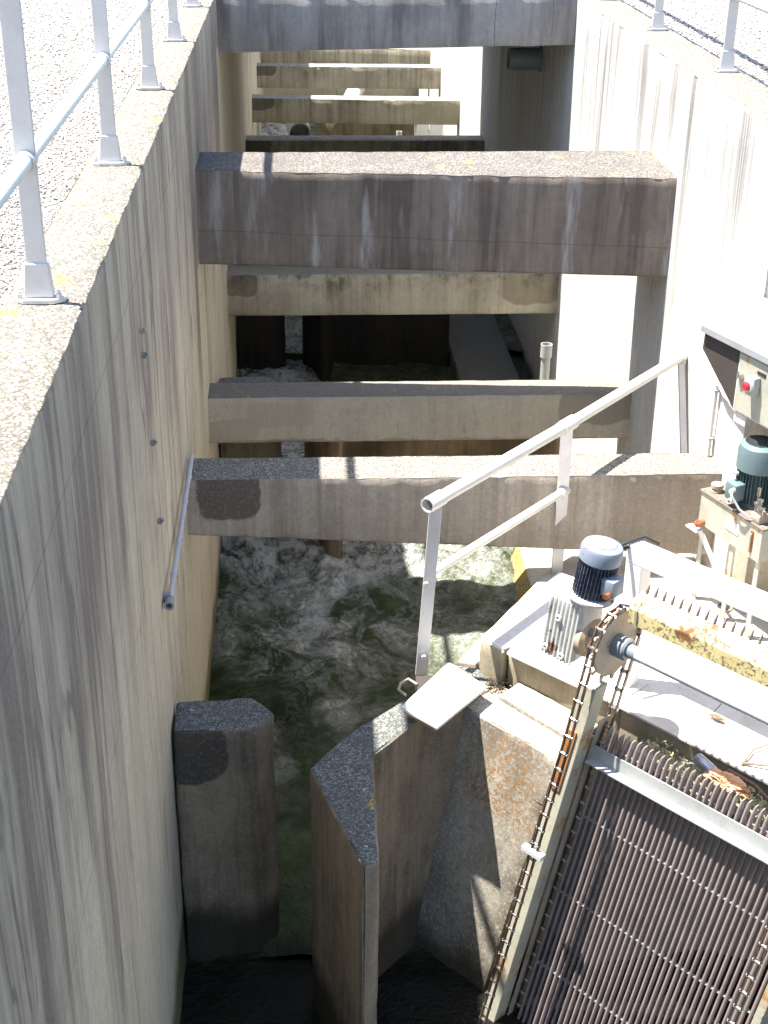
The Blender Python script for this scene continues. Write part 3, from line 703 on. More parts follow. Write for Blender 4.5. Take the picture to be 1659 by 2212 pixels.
def water(x0, x1, y0, y1, z, amp, cell, slope=None):
    nx = int((x1 - x0) / cell) + 1; ny = int((y1 - y0) / cell) + 1
    V = []
    for j in range(ny):
        yy = y0 + (y1 - y0) * j / (ny - 1)
        for i in range(nx):
            xx = x0 + (x1 - x0) * i / (nx - 1)
            d = mn.noise(Vector((xx * 1.6, yy * 1.2, z * 5))) + 0.55 * mn.noise(Vector((xx * 4.1, yy * 3.2, z * 3))) + 0.28 * mn.noise(Vector((xx * 10, yy * 9, z)))
            V.append((xx, yy, z + d * amp + (slope(xx, yy) if slope else 0)))
    Fc = [(j * nx + i, j * nx + i + 1, (j + 1) * nx + i + 1, (j + 1) * nx + i) for j in range(ny - 1) for i in range(nx - 1)]
    me = bpy.data.meshes.new('water'); me.from_pydata(V, [], Fc); me.materials.append(M['water'])
    for p in me.polygons: p.use_smooth = True
    o = bpy.data.objects.new('water', me); col.objects.link(o)
    return tag(o, kind='structure')
def chute(xx, yy):   # the jet out of the far slot tumbles into the pool
    t = max(0, (yy - 9.4) / 1.6); return 0.16 * t * t + 0.10 * t * mn.noise(Vector((xx * 5, yy * 5, 3))) + 0.06 * t * mn.noise(Vector((xx * 13, yy * 13, 3)))
def s1(xx, yy):      # the surface tips over the near slot
    t = min(1, max(0, (6.45 - yy) / 0.45)); return -0.11 * t
water(-0.75, 2.62, 6.02, 11.15, -4.36, 0.075, 0.03, lambda a, b_: chute(a, b_) + s1(a, b_))
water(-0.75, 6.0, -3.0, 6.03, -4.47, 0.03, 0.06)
water(-0.75, 2.62, 11.16, 15.0, -4.13, 0.09, 0.05)
water(-0.75, 2.62, 15.01, 30.4, -4.06, 0.05, 0.12)

# ------------------------------------------------------------------ railings on top
def coping_rail(x, ys, label, ytop0, ytop1, side):
    t = thing('railing', (x, ys[0], 0), label, 'railing')
    def mkpost(yy):
        b = MB(); wv = 0.034
        b.box((x - wv, yy - 0.008, 0.10), (x + wv, yy + 0.008, 1.06))
        p = b.build('post', M['alu'], t, smooth=False, bev=0.003, at=(x, yy, 0))
        b = MB(); # tapered boot
        b.quad8([(x - .050, yy - .022, .018), (x + .050, yy - .022, .018), (x + .050, yy + .022, .018), (x - .050, yy + .022, .018),
                 (x - .040, yy - .016, .135), (x + .040, yy - .016, .135), (x + .040, yy + .016, .135), (x - .040, yy + .016, .135)])
        b.build('boot', M['alu'], p, smooth=False, bev=0.004)
        b = MB(); b.poly([(x - .085, yy - .018, .002), (x - .05, yy - .045, .002), (x + .05, yy - .045, .002), (x + .088, yy - .018, .002), (x + .088, yy + .03, .002), (x - .085, yy + .03, .002)], (0, 0, .016))
        b.build('foot_plate', M['alu'], p, smooth=False, bev=0.003)
        for sx in (-0.063, 0.068):
            b = MB(); b.tube((x + sx, yy - 0.022, .016), (x + sx, yy - .022, .034), .011, 6); b.tube((x + sx, yy - 0.022, .03), (x + sx, yy - .022, .044), .006, 8)
            b.build('bolt', M['alu'], p, smooth=False)
        for zz, rr in ((0.475, .034), (1.07, .037)):
            b = MB(); b.tube((x, yy - 0.04, zz), (x, yy + 0.04, zz), rr, 18); b.build('collar', M['alu'], p, bev=0.004)
        return p
    p0 = mkpost(ys[0])
    for yy in ys[1:]:
        q = clone(p0, t, (0, yy - ys[0], 0))
        for ch in p0.children:
            d = ch.copy(); col.objects.link(d); d.parent = q
    MB().tube((x, ytop0, .475), (x, ytop1, .475), .026, 18).build('rail', M['lightp'], t)
    MB().tube((x, ytop0, 1.07), (x, ytop1, 1.07), .03, 18).build('rail', M['lightp'], t)
coping_rail(-0.885, [2.59, 4.58, 6.62, 8.60, 10.53, 12.5, 14.5, 16.5, 18.5], 'pale metal railing standing along the top of the left wall', 1.0, 20.0, 1)
coping_rail(2.81, [7.35, 9.27, 11.2, 13.13, 15.1], 'pale metal railing on the top of the right wall, at the upper right corner', 6.5, 16.0, 1)

# ------------------------------------------------------------------ deck railing
A3 = Vector((0.655, 6.56, 0)); B3 = Vector((1.622, 7.67, 0)); D3 = Vector((2.51, 8.60, 0)); ZR = -1.775
rt = thing('railing', (A3.x, A3.y, -2.85), 'white tubular handrail sloping across the view from open pipe end to wall', 'railing')
rd = (B3 - A3).normalized()
def at(p, z): return Vector((p.x, p.y, z))
T1 = Vector((0.665, 6.50, -1.755)); T2 = Vector((1.575, 7.52, -1.755)); T3 = Vector((2.53, 8.57, -1.72))
MB().tube(T1, T2, .036, 24, hollow=.8).build('rail', M['whitep'], rt)
MB().tube(T2, T3, .033, 24).build('rail', M['whitep'], rt)
MB().tube(T1 - rd * .03, T1 + rd * .10, .043, 24, hollow=.8).build('end_collar', M['whitep'], rt)
MB().tube(T2 - rd * .07, T2 + rd * .07, .043, 24).build('collar', M['whitep'], rt)
MB().tube(T3 - rd * .03, T3 + rd * .04, .040, 24).build('collar', M['whitep'], rt)
def flat(pt, pb, wd, th, name='post'):
    b = MB(); pt = Vector(pt); pb = Vector(pb); a = Vector((1, 0.1, 0)).normalized() * wd; c_ = Vector((-0.1, 1, 0)).normalized() * th
    b.quad8([pb - a - c_, pb + a - c_, pb + a + c_, pb - a + c_, pt - a - c_, pt + a - c_, pt + a + c_, pt - a + c_])
    return b.build(name, M['alu'], rt, smooth=False, bev=0.002)
pp = flat(T1 + rd * .05 + Vector((0, 0, -.03)), (0.645, 6.535, -2.85), .034, .008)
for zz in (-2.72, -2.25): MB().tube((0.655, 6.52, zz), (0.655, 6.50, zz), .014, 6).build('bolt', M['alu'], pp, smooth=False)
flat(T2 + Vector((0, 0, -.03)), (1.612, 7.665, -2.85), .036, .008)
flat(T3 + Vector((0, 0, -.03)), (2.535, 7.98, -2.85), .022, .010)
mA = Vector((0.69, 6.60, -2.235)); mB = Vector((1.60, 7.575, -2.22))
MB().tube(mA, mB, .025, 20).build('mid_rail', M['whitep'], rt)
MB().tube(mB - rd * .05, mB + rd * .02, .032, 20).build('collar', M['whitep'], rt)

M['grit'] = paint('dry_brown_grit', (0.34, 0.27, 0.18), rough=0.95, grime=0.6)
tag(chips('grit', [(1.00, 1.10, 6.33, 6.45, 9000, 0.007), (0.96, 1.14, 6.28, 6.48, 2500, 0.006)], -2.845, 'grit'), 'brown grit gathered in the corner at the foot of the kerb block', 'grit', kind='stuff')
# ------------------------------------------------------------------ hatch plate
ht = thing('hatch_plate', (0.73, 6.18, -2.85), 'white painted steel hatch plate lying at the corner of the block beside the rail post', 'hatch')
hp = [(0.494, 6.077), (0.673, 5.882), (0.979, 6.249), (0.796, 6.50)]
bb = MB(); bb.poly([(a, b_, -2.765) for a, b_ in hp], (0, 0, 0.016)); bb.build('plate', M['plate'], ht, smooth=False, bev=0.002)
bb = MB(); hq = [(0.53, 6.10), (0.67, 5.94), (0.93, 6.25), (0.79, 6.44)]
for i in range(4):
    a, b_ = Vector(hq[i] + (-2.80,)), Vector(hq[(i + 1) % 4] + (-2.80,)); bb.tube(a, b_, 0.012, 6)
bb.build('rim', M['rustdisc'], ht, smooth=False)
bb = MB(); bb.path([(0.60, 6.30, -2.76), (0.555, 6.34, -2.75), (0.51, 6.30, -2.75), (0.495, 6.24, -2.75), (0.53, 6.19, -2.755)], 0.008, 8)
bb.build('handle', M['rustdisc'], ht)
bb = MB(); bb.box((0.60, 6.24, -2.85), (0.90, 6.40, -2.77)); bb.build('support', M['dark'], ht, smooth=False)

# ------------------------------------------------------------------ trash screen
U0, U1 = -3.27, -2.04
sc = thing('bar_screen', E((U0 + U1) / 2, 4.9, -4.5), 'slanting intake screen of many close dark steel bars at lower right', 'bar screen')
def lean_prism(bb, u0, u1, w0, w1, zt_, zb_):
    c_ = [EL(u0, w0, zb_), EL(u1, w0, zb_), EL(u1, w1, zb_), EL(u0, w1, zb_), EL(u0, w0, zt_), EL(u1, w0, zt_), EL(u1, w1, zt_), EL(u0, w1, zt_)]
    bb.quad8(c_)
nb = 37; pitch = (U1 - U0) / (nb - 1)
def barmesh():
    bb = MB(); prof = []
    r = 0.0085
    for k in range(9):
        t = math.pi * k / 8; prof.append((-r * math.cos(t), -r * math.sin(t) * 1.1))
    prof += [(r * .7, 0.026), (-r * .7, 0.026)]
    zs = [-2.655, -2.665, -2.70, -5.3]; sc_ = [0.35, 0.75, 1.0, 1.0]; n_ = len(prof); i0 = 0
    for z_, s__ in zip(zs, sc_):
        for a, b_ in prof: bb.v.append(tuple(EL(U0 + a * s__, 4.935 + b_ * (s__ if b_ < 0 else 1), z_)))
    for g_ in range(3):
        for k in range(n_): bb.f.append((g_ * n_ + k, g_ * n_ + (k + 1) % n_, (g_ + 1) * n_ + (k + 1) % n_, (g_ + 1) * n_ + k))
    bb.f.append(tuple(range(n_ - 1, -1, -1))); bb.f.append(tuple(3 * n_ + k for k in range(n_)))
    return bb
b0 = barmesh().build('bar', M['bar'], sc, at=tuple(EL(U0, 4.935, -2.7)))
for k in range(1, nb):
    o = clone(b0, sc, e1 * (pitch * k) + Vector((0, 0, random.uniform(-.006, .006))))
for z_ in (-2.80, -3.20, -3.70, -4.20, -4.70):
    bb = MB(); bb.tube(EL(U0 - .03, 4.950, z_), EL(U1 + .03, 4.950, z_), 0.007, 10)
    for k in range(nb - 1):
        uu = U0 + pitch * (k + .5); bb.tube(EL(uu - .008, 4.944, z_), EL(uu + .008, 4.944, z_), 0.0095, 8)
    bb.build('spacer_rod', M['rod'], sc)

# ------------------------------------------------------------------ screen cleaner
cl = thing('screen_cleaner', E(-2.65, 5.05, -2.65), 'rusty chain driven rake machine with big sprocket and toothed yellow bar over the screen', 'rake machine')
def side_frame(ua, ub):
    bb = MB(); lean_prism(bb, ua, ub, 4.80, 4.90, -2.40, -5.3)
    f_ = bb.build('side_frame', M['cream'], cl, smooth=False, bev=0.003)
    bb = MB(); lean_prism(bb, ub + .012, ub + .018, 4.90, 5.02, -2.62, -5.3)
    bb.build('chain_guide', M['rustdisc'], f_, smooth=False)
    bb = MB(); lean_prism(bb, ua + .004, ub - .03, 4.792, 4.7985, -2.66, -3.02)
    bb.build('worn_strip', M['orangerust'], f_, smooth=False)
side_frame(-3.425, -3.338); side_frame(-2.055, -1.96)
SW, SZ = 5.01, -2.222
def sprocket(u):
    bb = MB(); c_ = E(u, SW, SZ)
    bb.lathe([(0, -.008), (.172, -.008), (.172, .008), (0, .008)], c_, e1, 12)
    for k in range(12):
        t = 2 * math.pi * k / 12
        d = e2 * math.cos(t) + Vector((0, 0, 1)) * math.sin(t); p_ = e2 * -math.sin(t) + Vector((0, 0, 1)) * math.cos(t)
        q = c_ + d * .168 - e1 * .006
        bb.poly([q - p_ * .016, q + d * .030 - p_ * .008, q + d * .030 + p_ * .008, q + p_ * .016], e1 * .012)
    s_ = bb.build('sprocket', M['rustdisc'], cl, bev=0.0015)
    bb = MB(); bb.lathe([(0, .01), (.058, .01), (.058, .075), (.050, .085), (.036, .085), (.036, .13), (0, .13)], c_, e1, 28)
    bb.build('hub', M['bluegrey'], s_)
sprocket(-3.335); sprocket(-2.085)
MB().tube(E(-3.22, SW, SZ), E(-2.18, SW, SZ), .034, 24).build('drive_shaft', M['whitebox'], cl)
MB().tube(E(-3.62, SW, SZ), E(-3.28, SW, SZ), .022, 16).build('stub_shaft', M['bluegrey'], cl)
# chains: long links running down the front, up the back, over the sprocket
def chain(u):
    R_ = .192; pts = []
    zb = -5.0
    path = []
    def run(w_top, w_ref, du, z_):
        d = -2.7 - z_
        if d >= 0: return (u - .021 + du - 0.125 * d, w_ref - 0.12 * d, z_)
        k_ = (z_ + 2.7) / (SZ + 2.7)
        return (u - .021 * (1 - k_) + du * (1 - k_), w_ref * (1 - k_) + w_top * k_, z_)
    z_ = zb
    while z_ < SZ: path.append(run(SW - R_, 4.705, 0, z_)); z_ += .02
    for k in range(0, 31):
        t = math.pi - math.pi * k / 30; path.append((u, SW + R_ * math.cos(t), SZ + R_ * math.sin(t)))
    z_ = SZ
    while z_ > zb: path.append(run(SW + R_, 4.95, .06, z_)); z_ -= .02
    P_ = [E(*p) for p in path]
    # resample at the link pitch
    pts = [P_[0]]; acc = 0
    for a, b_ in zip(P_[:-1], P_[1:]):
        seg = (b_ - a).length
        while acc + seg >= 0.096:
            f_ = (0.096 - acc) / seg; a = a + (b_ - a) * f_; pts.append(a.copy()); seg = (b_ - a).length; acc = 0
        acc += seg
    ch = bpy.data.objects.new('chain', None); col.objects.link(ch); ch.parent = cl
    def linkmesh():
        bb = MB(); w_ = .017
        for sx in (-1, 1):
            x0 = sx * (w_ - .003); x1 = sx * (w_ + .003)
            o_ = [(-.058 + .0, -.0), (-.05, .012), (-.03, .010), (.03, .010), (.05, .012), (.058, 0), (.05, -.012), (.03, -.010), (-.03, -.010), (-.05, -.012)]
            bb.poly([(x0, b_, a - .048 + .048) for a, b_ in o_], (x1 - x0, 0, 0))
        return bb
    lm = linkmesh().build('link', M['chain'], None, smooth=False)
    pm = MB().tube((-.025, 0, 0), (.025, 0, 0), .0095, 10).build('pin', M['pin'], None)
    me_l, me_p = lm.data, pm.data
    bpy.data.objects.remove(lm); bpy.data.objects.remove(pm)
    for a, b_ in zip(pts[:-1], pts[1:]):
        d = (b_ - a).normalized(); xa = e1.copy(); xa = (xa - d * xa.dot(d)).normalized(); ya = d.cross(xa)
        R3 = Matrix((xa, ya, d)).transposed().to_4x4()
        o = bpy.data.objects.new('link', me_l); col.objects.link(o); o.parent = ch
        o.matrix_local = Matrix.Translation((a + b_) / 2 - cl.location) @ R3
        o = bpy.data.objects.new('pin', me_p); col.objects.link(o); o.parent = ch
        o.matrix_local = Matrix.Translation(a - cl.location) @ R3
chain(-3.335); chain(-2.085)
# toothed rake bar
YW, YZ = 5.06, -2.075
bb = MB()
sec = [(-.055, 0), (-.055, .085), (-.025, .125), (.045, .135), (.05, .05), (.03, 0)]
bb.poly([E(-3.275, YW + a, YZ + b_) for a, b_ in sec], e1 * 1.22)
rb = bb.build('rake_bar', M['yellow'], cl, smooth=False, bev=0.004)
bb = MB(); bb.poly([E(-3.235, YW + a * 1.12, YZ - .004 + b_ * 1.06) for a, b_ in sec], e1 * .012); bb.build('end_flange', M['rustdisc'], rb, smooth=False)
def tooth():
    bb = MB(); u = -3.25
    o_ = [(.030, .125), (.052, .125), (.060, .150), (.066, .178), (.054, .176), (.038, .156)]
    bb.poly([E(u, YW + a, YZ + b_) for a, b_ in o_], e1 * .006); return bb
t0 = tooth().build('tooth', M['toothm'], rb, smooth=False, at=tuple(E(-3.25, YW, YZ)))
for k in range(1, 26):
    o = t0.copy(); col.objects.link(o); o.parent = rb; o.location = Vector(t0.location) + e1 * (.047 * k)
# pale angle bar lying across the bars
bb = MB()
sec = [(4.925, -2.790), (4.84, -2.862), (4.843, -2.870), (4.932, -2.796)]
zt2, zb2 = -2.775, -2.86
c_ = []
bb.poly([E(-3.335, 4.903, -2.765), E(-3.335, 4.897, -2.838), E(-3.335, 4.850, -2.842), E(-3.335, 4.850, -2.849), E(-3.335, 4.903, -2.845), E(-3.335, 4.910, -2.765)], e1 * 1.27)
bb.build('angle_bar', M['galv'], cl, smooth=False)
bb = MB(); bb.box((-3.50, 4.60, -3.36), (-3.37, 4.64, -3.33), E); bb.build('bracket', M['whitebox'], cl, smooth=False, bev=0.003)
# white guard frame over the drive
GW, GZ = 5.30, -1.80
gf = thing('guard_frame', E(-3.44, GW, -2.65), 'white painted box section frame behind the toothed yellow bar', 'frame')
bb = MB(); bb.box((-3.50, GW - .045, GZ - .10), (-1.9, GW + .045, GZ), E); bb.build('cross_bar', M['frame'], gf, smooth=False, bev=0.005)
bb = MB(); bb.box((-3.50, GW - .045, -2.64), (-3.40, GW + .045, GZ - .101), E); bb.build('upright', M['frame'], gf, smooth=False, bev=0.005)
bb = MB(); bb.box((-2.0, GW - .045, -2.64), (-1.90, GW + .045, GZ - .101), E); bb.build('upright', M['frame'], gf, smooth=False, bev=0.005)
bb = MB(); bb.box((-3.54, GW - .075, -2.641), (-3.36, GW + .075, -2.629), E); bb.build('foot_plate', M['gear'], gf, smooth=False)
for dw in (-.016, .012):
    bb = MB(); bb.path([E(-3.56 + .02, 5.08, -1.86 + dw), E(-3.50, 5.22, -1.80 + dw), E(-3.47, 5.36, -1.80 + dw), E(-3.44, 5.45, -1.86 + dw)], .008); bb.build('cable', M['black'], gf)

SHIFT = e1 * 0.112 - e2 * 0.188 + Vector((0, 0, 0.142))
sc.location += SHIFT; LIT = SHIFT * 0.45; cl.location += SHIFT
# ------------------------------------------------------------------ blue gear motor
MU, MW_ = -3.535, 5.05
gm = thing('gear_motor', E(MU, MW_, -2.42), 'blue electric motor standing on a pale ribbed gearbox beside the big sprocket', 'motor')
mt = E(MU + .035, MW_ + .02, -1.775); mbm = E(MU + .005, MW_, -2.045); ax = (mt - mbm).normalized(); ML = (mt - mbm).length
body = MB().lathe([(0, 0), (.078, 0), (.078, ML * .78), (0, ML * .78)], mbm, ax, 32).build('motor_body', M['bluemotor'], gm)
a_ = ax.orthogonal().normalized(); b_ax = ax.cross(a_)
for k in range(34):
    t = 2 * math.pi * k / 34; d = a_ * math.cos(t) + b_ax * math.sin(t); s_t = b_ax * math.cos(t) - a_ * math.sin(t)
    bb = MB(); p0 = mbm + ax * .012; p1 = mbm + ax * (ML * .76)
    bb.quad8([p0 + d * .075 - s_t * .0022, p0 + d * .097 - s_t * .0016, p0 + d * .097 + s_t * .0016, p0 + d * .075 + s_t * .0022,
              p1 + d * .075 - s_t * .0022, p1 + d * .097 - s_t * .0016, p1 + d * .097 + s_t * .0016, p1 + d * .075 + s_t * .0022])
    bb.build('fin', M['bluemotor'], body, smooth=False)
cap = MB().lathe([(.100, 0), (.104, .004), (.104, .062), (.096, .078), (.070, .088), (0, .090)], mbm + ax * (ML * .74), ax, 36).build('fan_cover', M['bluecap'], gm)
bb = MB()
for k in range(-4, 5):
    hw = math.sqrt(max(0, .066 ** 2 - (k * .014) ** 2)); c_ = mbm + ax * (ML * .74 + .0895) + a_ * (k * .014)
    bb.quad8([c_ - b_ax * hw - a_ * .003, c_ + b_ax * hw - a_ * .003, c_ + b_ax * hw + a_ * .003, c_ - b_ax * hw + a_ * .003,
              c_ - b_ax * hw - a_ * .003 + ax * .003, c_ + b_ax * hw - a_ * .003 + ax * .003, c_ + b_ax * hw + a_ * .003 + ax * .003, c_ - b_ax * hw + a_ * .003 + ax * .003])
bb.build('grille', M['greybox'], cap, smooth=False)
MB().lathe([(0, -.012), (.112, -.012), (.118, -.006), (.118, .006), (.09, .012), (0, .012)], mbm, ax, 36).build('flange', M['gear'], gm)
tb = mbm + ax * .09 + e1 * .12 + e2 * 0.01
bb = MB(); q = Vector((0, 0, 1))
bb.box((-3.535 + .09, 5.00, -1.99), (-3.535 + .165, 5.09, -1.90), E); tbx = bb.build('terminal_box', M['bluecap'], gm, bev=.008)
bb = MB(); bb.tube(E(-3.39, 5.00, -1.97), E(-3.39, 4.97, -1.97), .016, 8); bb.build('cable_gland', M['copper'], tbx)
# gearbox
gb = MB()
def GB(a, b_, c_):
    a *= 1.12; c_ *= 1.06
    return E(MU - .055 + a - .11 * (-2.06 - (-2.24 + c_)), MW_ + b_, -2.24 + c_)
out = [(-.105, -.17), (-.06, -.185), (.05, -.185), (.085, -.15), (.095, .06), (.075, .16), (-.085, .16), (-.10, .10)]
pts = [GB(a, -.085, c_) for a, c_ in out]
gb.poly(pts, e2 * .16); gbo = gb.build('gearbox', M['gear'], gm, bev=.010)
for k in range(8):
    a = -.092 + k * .0225
    bb = MB(); p = [GB(a - .004, -.10, -.175), GB(a + .004, -.10, -.175), GB(a + .004, -.085, -.175), GB(a - .004, -.085, -.175), GB(a - .004, -.10, .15), GB(a + .004, -.10, .15), GB(a + .004, -.085, .15), GB(a - .004, -.085, .15)]
    bb.quad8(p); bb.build('rib', M['gear'], gbo, smooth=False)
for a, c_ in ((-.03, .055), (-.07, -.13), (.02, -.14)):
    bb = MB(); bb.tube(GB(a, -.10, c_), GB(a, -.112, c_), .017, 12, hollow=.45); bb.build('boss', M['gear'], gbo)
    bb = MB(); bb.tube(GB(a, -.09, c_), GB(a, -.106, c_), .0085, 10); bb.build('bolt_hole', M['black'], gbo)
bb = MB(); bb.lathe([(0, 0), (.105, 0), (.105, .03), (.085, .045), (.07, .045), (.062, .03), (.05, .05), (0, .05)], GB(.075, -.005, -.035), e1, 32); bb.build('output_cover', M['rustdisc'], gbo)

gm.location += SHIFT
# ------------------------------------------------------------------ hydraulic power pack
db_ = bpy.data.objects['deck_base']
MB().tube(H(-5.46, 4.86, -2.675), H(-5.46, 4.86, -2.655), .050, 24, hollow=.8).build('hole_rim', M['rustdisc'], db_)
MB().tube(H(-5.46, 4.86, -2.675), H(-5.46, 4.86, -2.660), .041, 24).build('hole', M['black'], db_)
hx = thing('power_pack', H(-5.4, 4.9, -2.6), 'rusty white oil tank on angle legs with a green motor on top', 'power pack')
tk = MB(); tk.box((-5.655, 4.75, -2.165), (-5.115, 5.04, -1.965), H); tko = tk.build('tank', M['tank'], hx, smooth=False, bev=0.003)
bb = MB(); bb.box((-5.665, 4.742, -1.964), (-5.105, 5.05, -1.952), H); ld = bb.build('lid', M['greylid'], hx, smooth=False, bev=0.002)
for h_ in (-5.64, -5.5, -5.36, -5.22, -5.13):
    for q_ in (4.755, 5.035):
        bb = MB(); bb.tube(H(h_, q_, -1.952), H(h_, q_, -1.944), .007, 6); bb.build('bolt', M['alu'], ld, smooth=False)
bb = MB(); bb.lathe([(.032, 0), (.036, .006), (.030, .012), (.030, .022), (.036, .026), (.036, .046), (.028, .052), (0, .052)], H(-5.60, 4.81, -1.952), (0, 0, 1), 10); bb.build('filler_cap', M['rustdisc'], hx)
bb = MB(); bb.box((-5.20, 4.742, -2.13), (-5.18, 4.752, -2.0), H); g1 = bb.build('sight_gauge', M['copper'], hx, smooth=False, bev=.002)
bb = MB(); bb.tube(H(-5.19, 4.738, -2.115), H(-5.19, 4.738, -2.015), .006, 8); bb.build('gauge_glass', M['rustdisc'], g1)
bb = MB(); bb.box((-5.42, 4.747, -2.085), (-5.30, 4.7515, -2.02), H); bb.build('name_plate', M['whitep'], hx, smooth=False)
bb = MB(); bb.tube(H(-5.60, 4.77, -2.135), H(-5.62, 4.70, -2.15), .018, 10); bb.tube(H(-5.61, 4.725, -2.145), H(-5.615, 4.705, -2.147), .024, 6); bb.build('drain_valve', M['copper'], hx)
for h_, q_ in ((-5.63, 4.77), (-5.63, 5.02), (-5.36, 4.77), (-5.14, 5.02), (-5.14, 4.77)):
    bb = MB(); bb.box((h_ - .018, q_ - .003, -2.67), (h_ + .018, q_ + .003, -2.166), H); bb.box((h_ - .018, q_ - .003, -2.67), (h_ - .013, q_ + .03, -2.166), H)
    bb.build('leg', M['tank'], hx, smooth=False)
bb = MB()
for a, b__ in (((-5.64, -2.19), (-5.40, -2.40)),):
    bb.quad8([H(a[0] - .02, 4.74, a[1]), H(a[0] + .02, 4.74, a[1] + .02), H(a[0] + .02, 4.745, a[1] + .02), H(a[0] - .02, 4.745, a[1]),
              H(b__[0] - .02, 4.74, b__[1]), H(b__[0] + .02, 4.74, b__[1] + .02), H(b__[0] + .02, 4.745, b__[1] + .02), H(b__[0] - .02, 4.745, b__[1])])
bb.build('brace', M['whitep'], hx, smooth=False)
bb = MB(); bb.box((-5.70, 4.70, -2.20), (-5.60, 4.745, -2.19), H); bb.build('bracket', M['whitebox'], hx, smooth=False)
# green motor on the tank
mc = H(-5.40, 4.91, -1.95); up = Vector((0, 0, 1))
gmo = MB().lathe([(.09, 0), (.105, .0), (.105, .02), (.092, .03), (.092, .28), (0, .28)], mc, up, 32).build('motor_body', M['greenmotor'], hx)
for k in range(36):
    t = 2 * math.pi * k / 36; d = Vector((math.cos(t), math.sin(t), 0)); s_t = Vector((-math.sin(t), math.cos(t), 0))
    p0 = mc + up * .03; p1 = mc + up * .24; bb = MB()
    bb.quad8([p0 + d * .088 - s_t * .002, p0 + d * .112 - s_t * .0015, p0 + d * .112 + s_t * .0015, p0 + d * .088 + s_t * .002,
              p1 + d * .088 - s_t * .002, p1 + d * .112 - s_t * .0015, p1 + d * .112 + s_t * .0015, p1 + d * .088 + s_t * .002])
    bb.build('fin', M['greenmotor'], gmo, smooth=False)
gc = MB().lathe([(.118, .215), (.122, .218), (.122, .32), (.114, .355), (.090, .372), (0, .374)], mc, up, 36).build('fan_cover', M['greencap'], hx)
bb = MB()
for k in range(-5, 6):
    hw = math.sqrt(max(0, .088 ** 2 - (k * .0155) ** 2))
    for A_, B_ in ((Vector((1, 0, 0)), Vector((0, 1, 0))), (Vector((0, 1, 0)), Vector((1, 0, 0)))):
        c_ = mc + up * .373 + A_ * (k * .0155)
        bb.quad8([c_ - B_ * hw - A_ * .0022, c_ + B_ * hw - A_ * .0022, c_ + B_ * hw + A_ * .0022, c_ - B_ * hw + A_ * .0022] +
                 [v_ + up * .003 for v_ in (c_ - B_ * hw - A_ * .0022, c_ + B_ * hw - A_ * .0022, c_ + B_ * hw + A_ * .0022, c_ - B_ * hw + A_ * .0022)])
bb.build('grille', M['black'], gc, smooth=False)
bb = MB(); bb.box((-5.45, 4.735, -1.905), (-5.36, 4.81, -1.80), H); jb = bb.build('terminal_box', M['greencap'], hx, bev=.012)
bb = MB(); bb.tube(H(-5.375, 4.74, -1.83), H(-5.36, 4.705, -1.825), .014, 10); bb.tube(H(-5.375, 4.74, -1.885), H(-5.36, 4.70, -1.887), .015, 10, hollow=.6); bb.build('cable_gland', M['whitep'], jb)
bb = MB(); bb.path([H(-5.36, 4.705, -1.825), H(-5.33, 4.69, -1.84), H(-5.28, 4.71, -1.90), H(-5.22, 4.74, -1.93)], .007); bb.build('cable', M['greybox'], hx)
bb = MB(); bb.tube(H(-5.43, 4.795, -1.76), H(-5.43, 4.77, -1.76), .013, 10, hollow=.55); bb.build('lifting_eye', M['whitep'], hx)
bb = MB()
bb.box((-5.235, 4.755, -1.952), (-5.16, 4.83, -1.90), H); vb = bb.build('valve_block', M['rustdisc'], hx, bev=.006)
for dh, dz in ((.01, .05), (.04, .08), (.06, .04)):
    bb = MB(); bb.tube(H(-5.225 + dh, 4.77, -1.90), H(-5.225 + dh, 4.77, -1.90 + dz), .009, 10); bb.lathe([(.016, 0), (.016, .01), (0, .012)], H(-5.225 + dh, 4.77, -1.90 + dz), up, 10); bb.build('valve', M['pin'], vb)
bb = MB(); bb.tube(H(-5.215, 4.775, -1.90), H(-5.215, 4.775, -1.76), .007, 10); bb.tube(H(-5.215, 4.775, -1.80), H(-5.215, 4.775, -1.755), .011, 10); bb.build('lever', M['pin'], hx)

# ------------------------------------------------------------------ control cabinet
cb = thing('control_cabinet', H(-5.4, 4.95, -1.45), 'grey control cabinet with red stop button under a white sloping hood on the right wall', 'cabinet')
bb = MB(); bb.box((-5.608, 4.852, -1.455), (-4.9, 5.09, -1.10), H); bx = bb.build('case', M['whitebox'], cb, smooth=False, bev=0.003)
bb = MB(); bb.box((-5.595, 4.846, -1.445), (-4.92, 4.8515, -1.115), H); dr = bb.build('door', M['tank'], cb, smooth=False, bev=0.001)
bb = MB(); bb.tube(H(-5.565, 4.846, -1.235), H(-5.565, 4.822, -1.235), .015, 12); bb.tube(H(-5.565, 4.846, -1.235), H(-5.565, 4.83, -1.235), .021, 16); bb.build('lock', M['pin'], dr)
bb = MB(); bb.box((-5.475, 4.80, -1.30), (-5.405, 4.8455, -1.195), H); sw = bb.build('stop_box', M['galv'], cb, bev=.004)
bb = MB(); bb.tube(H(-5.44, 4.80, -1.245), H(-5.44, 4.788, -1.245), .030, 20); bb.build('button_ring', M['whitep'], sw)
bb = MB(); bb.lathe([(.022, 0), (.026, .008), (.026, .016), (.018, .024), (0, .025)], H(-5.44, 4.789, -1.245), -QV, 20); bb.build('button', M['red'], sw)
bb = MB(); bb.box((-5.44, 4.843, -1.185), (-5.37, 4.8455, -1.165), H); bb.build('name_plate', M['black'], dr, smooth=False)
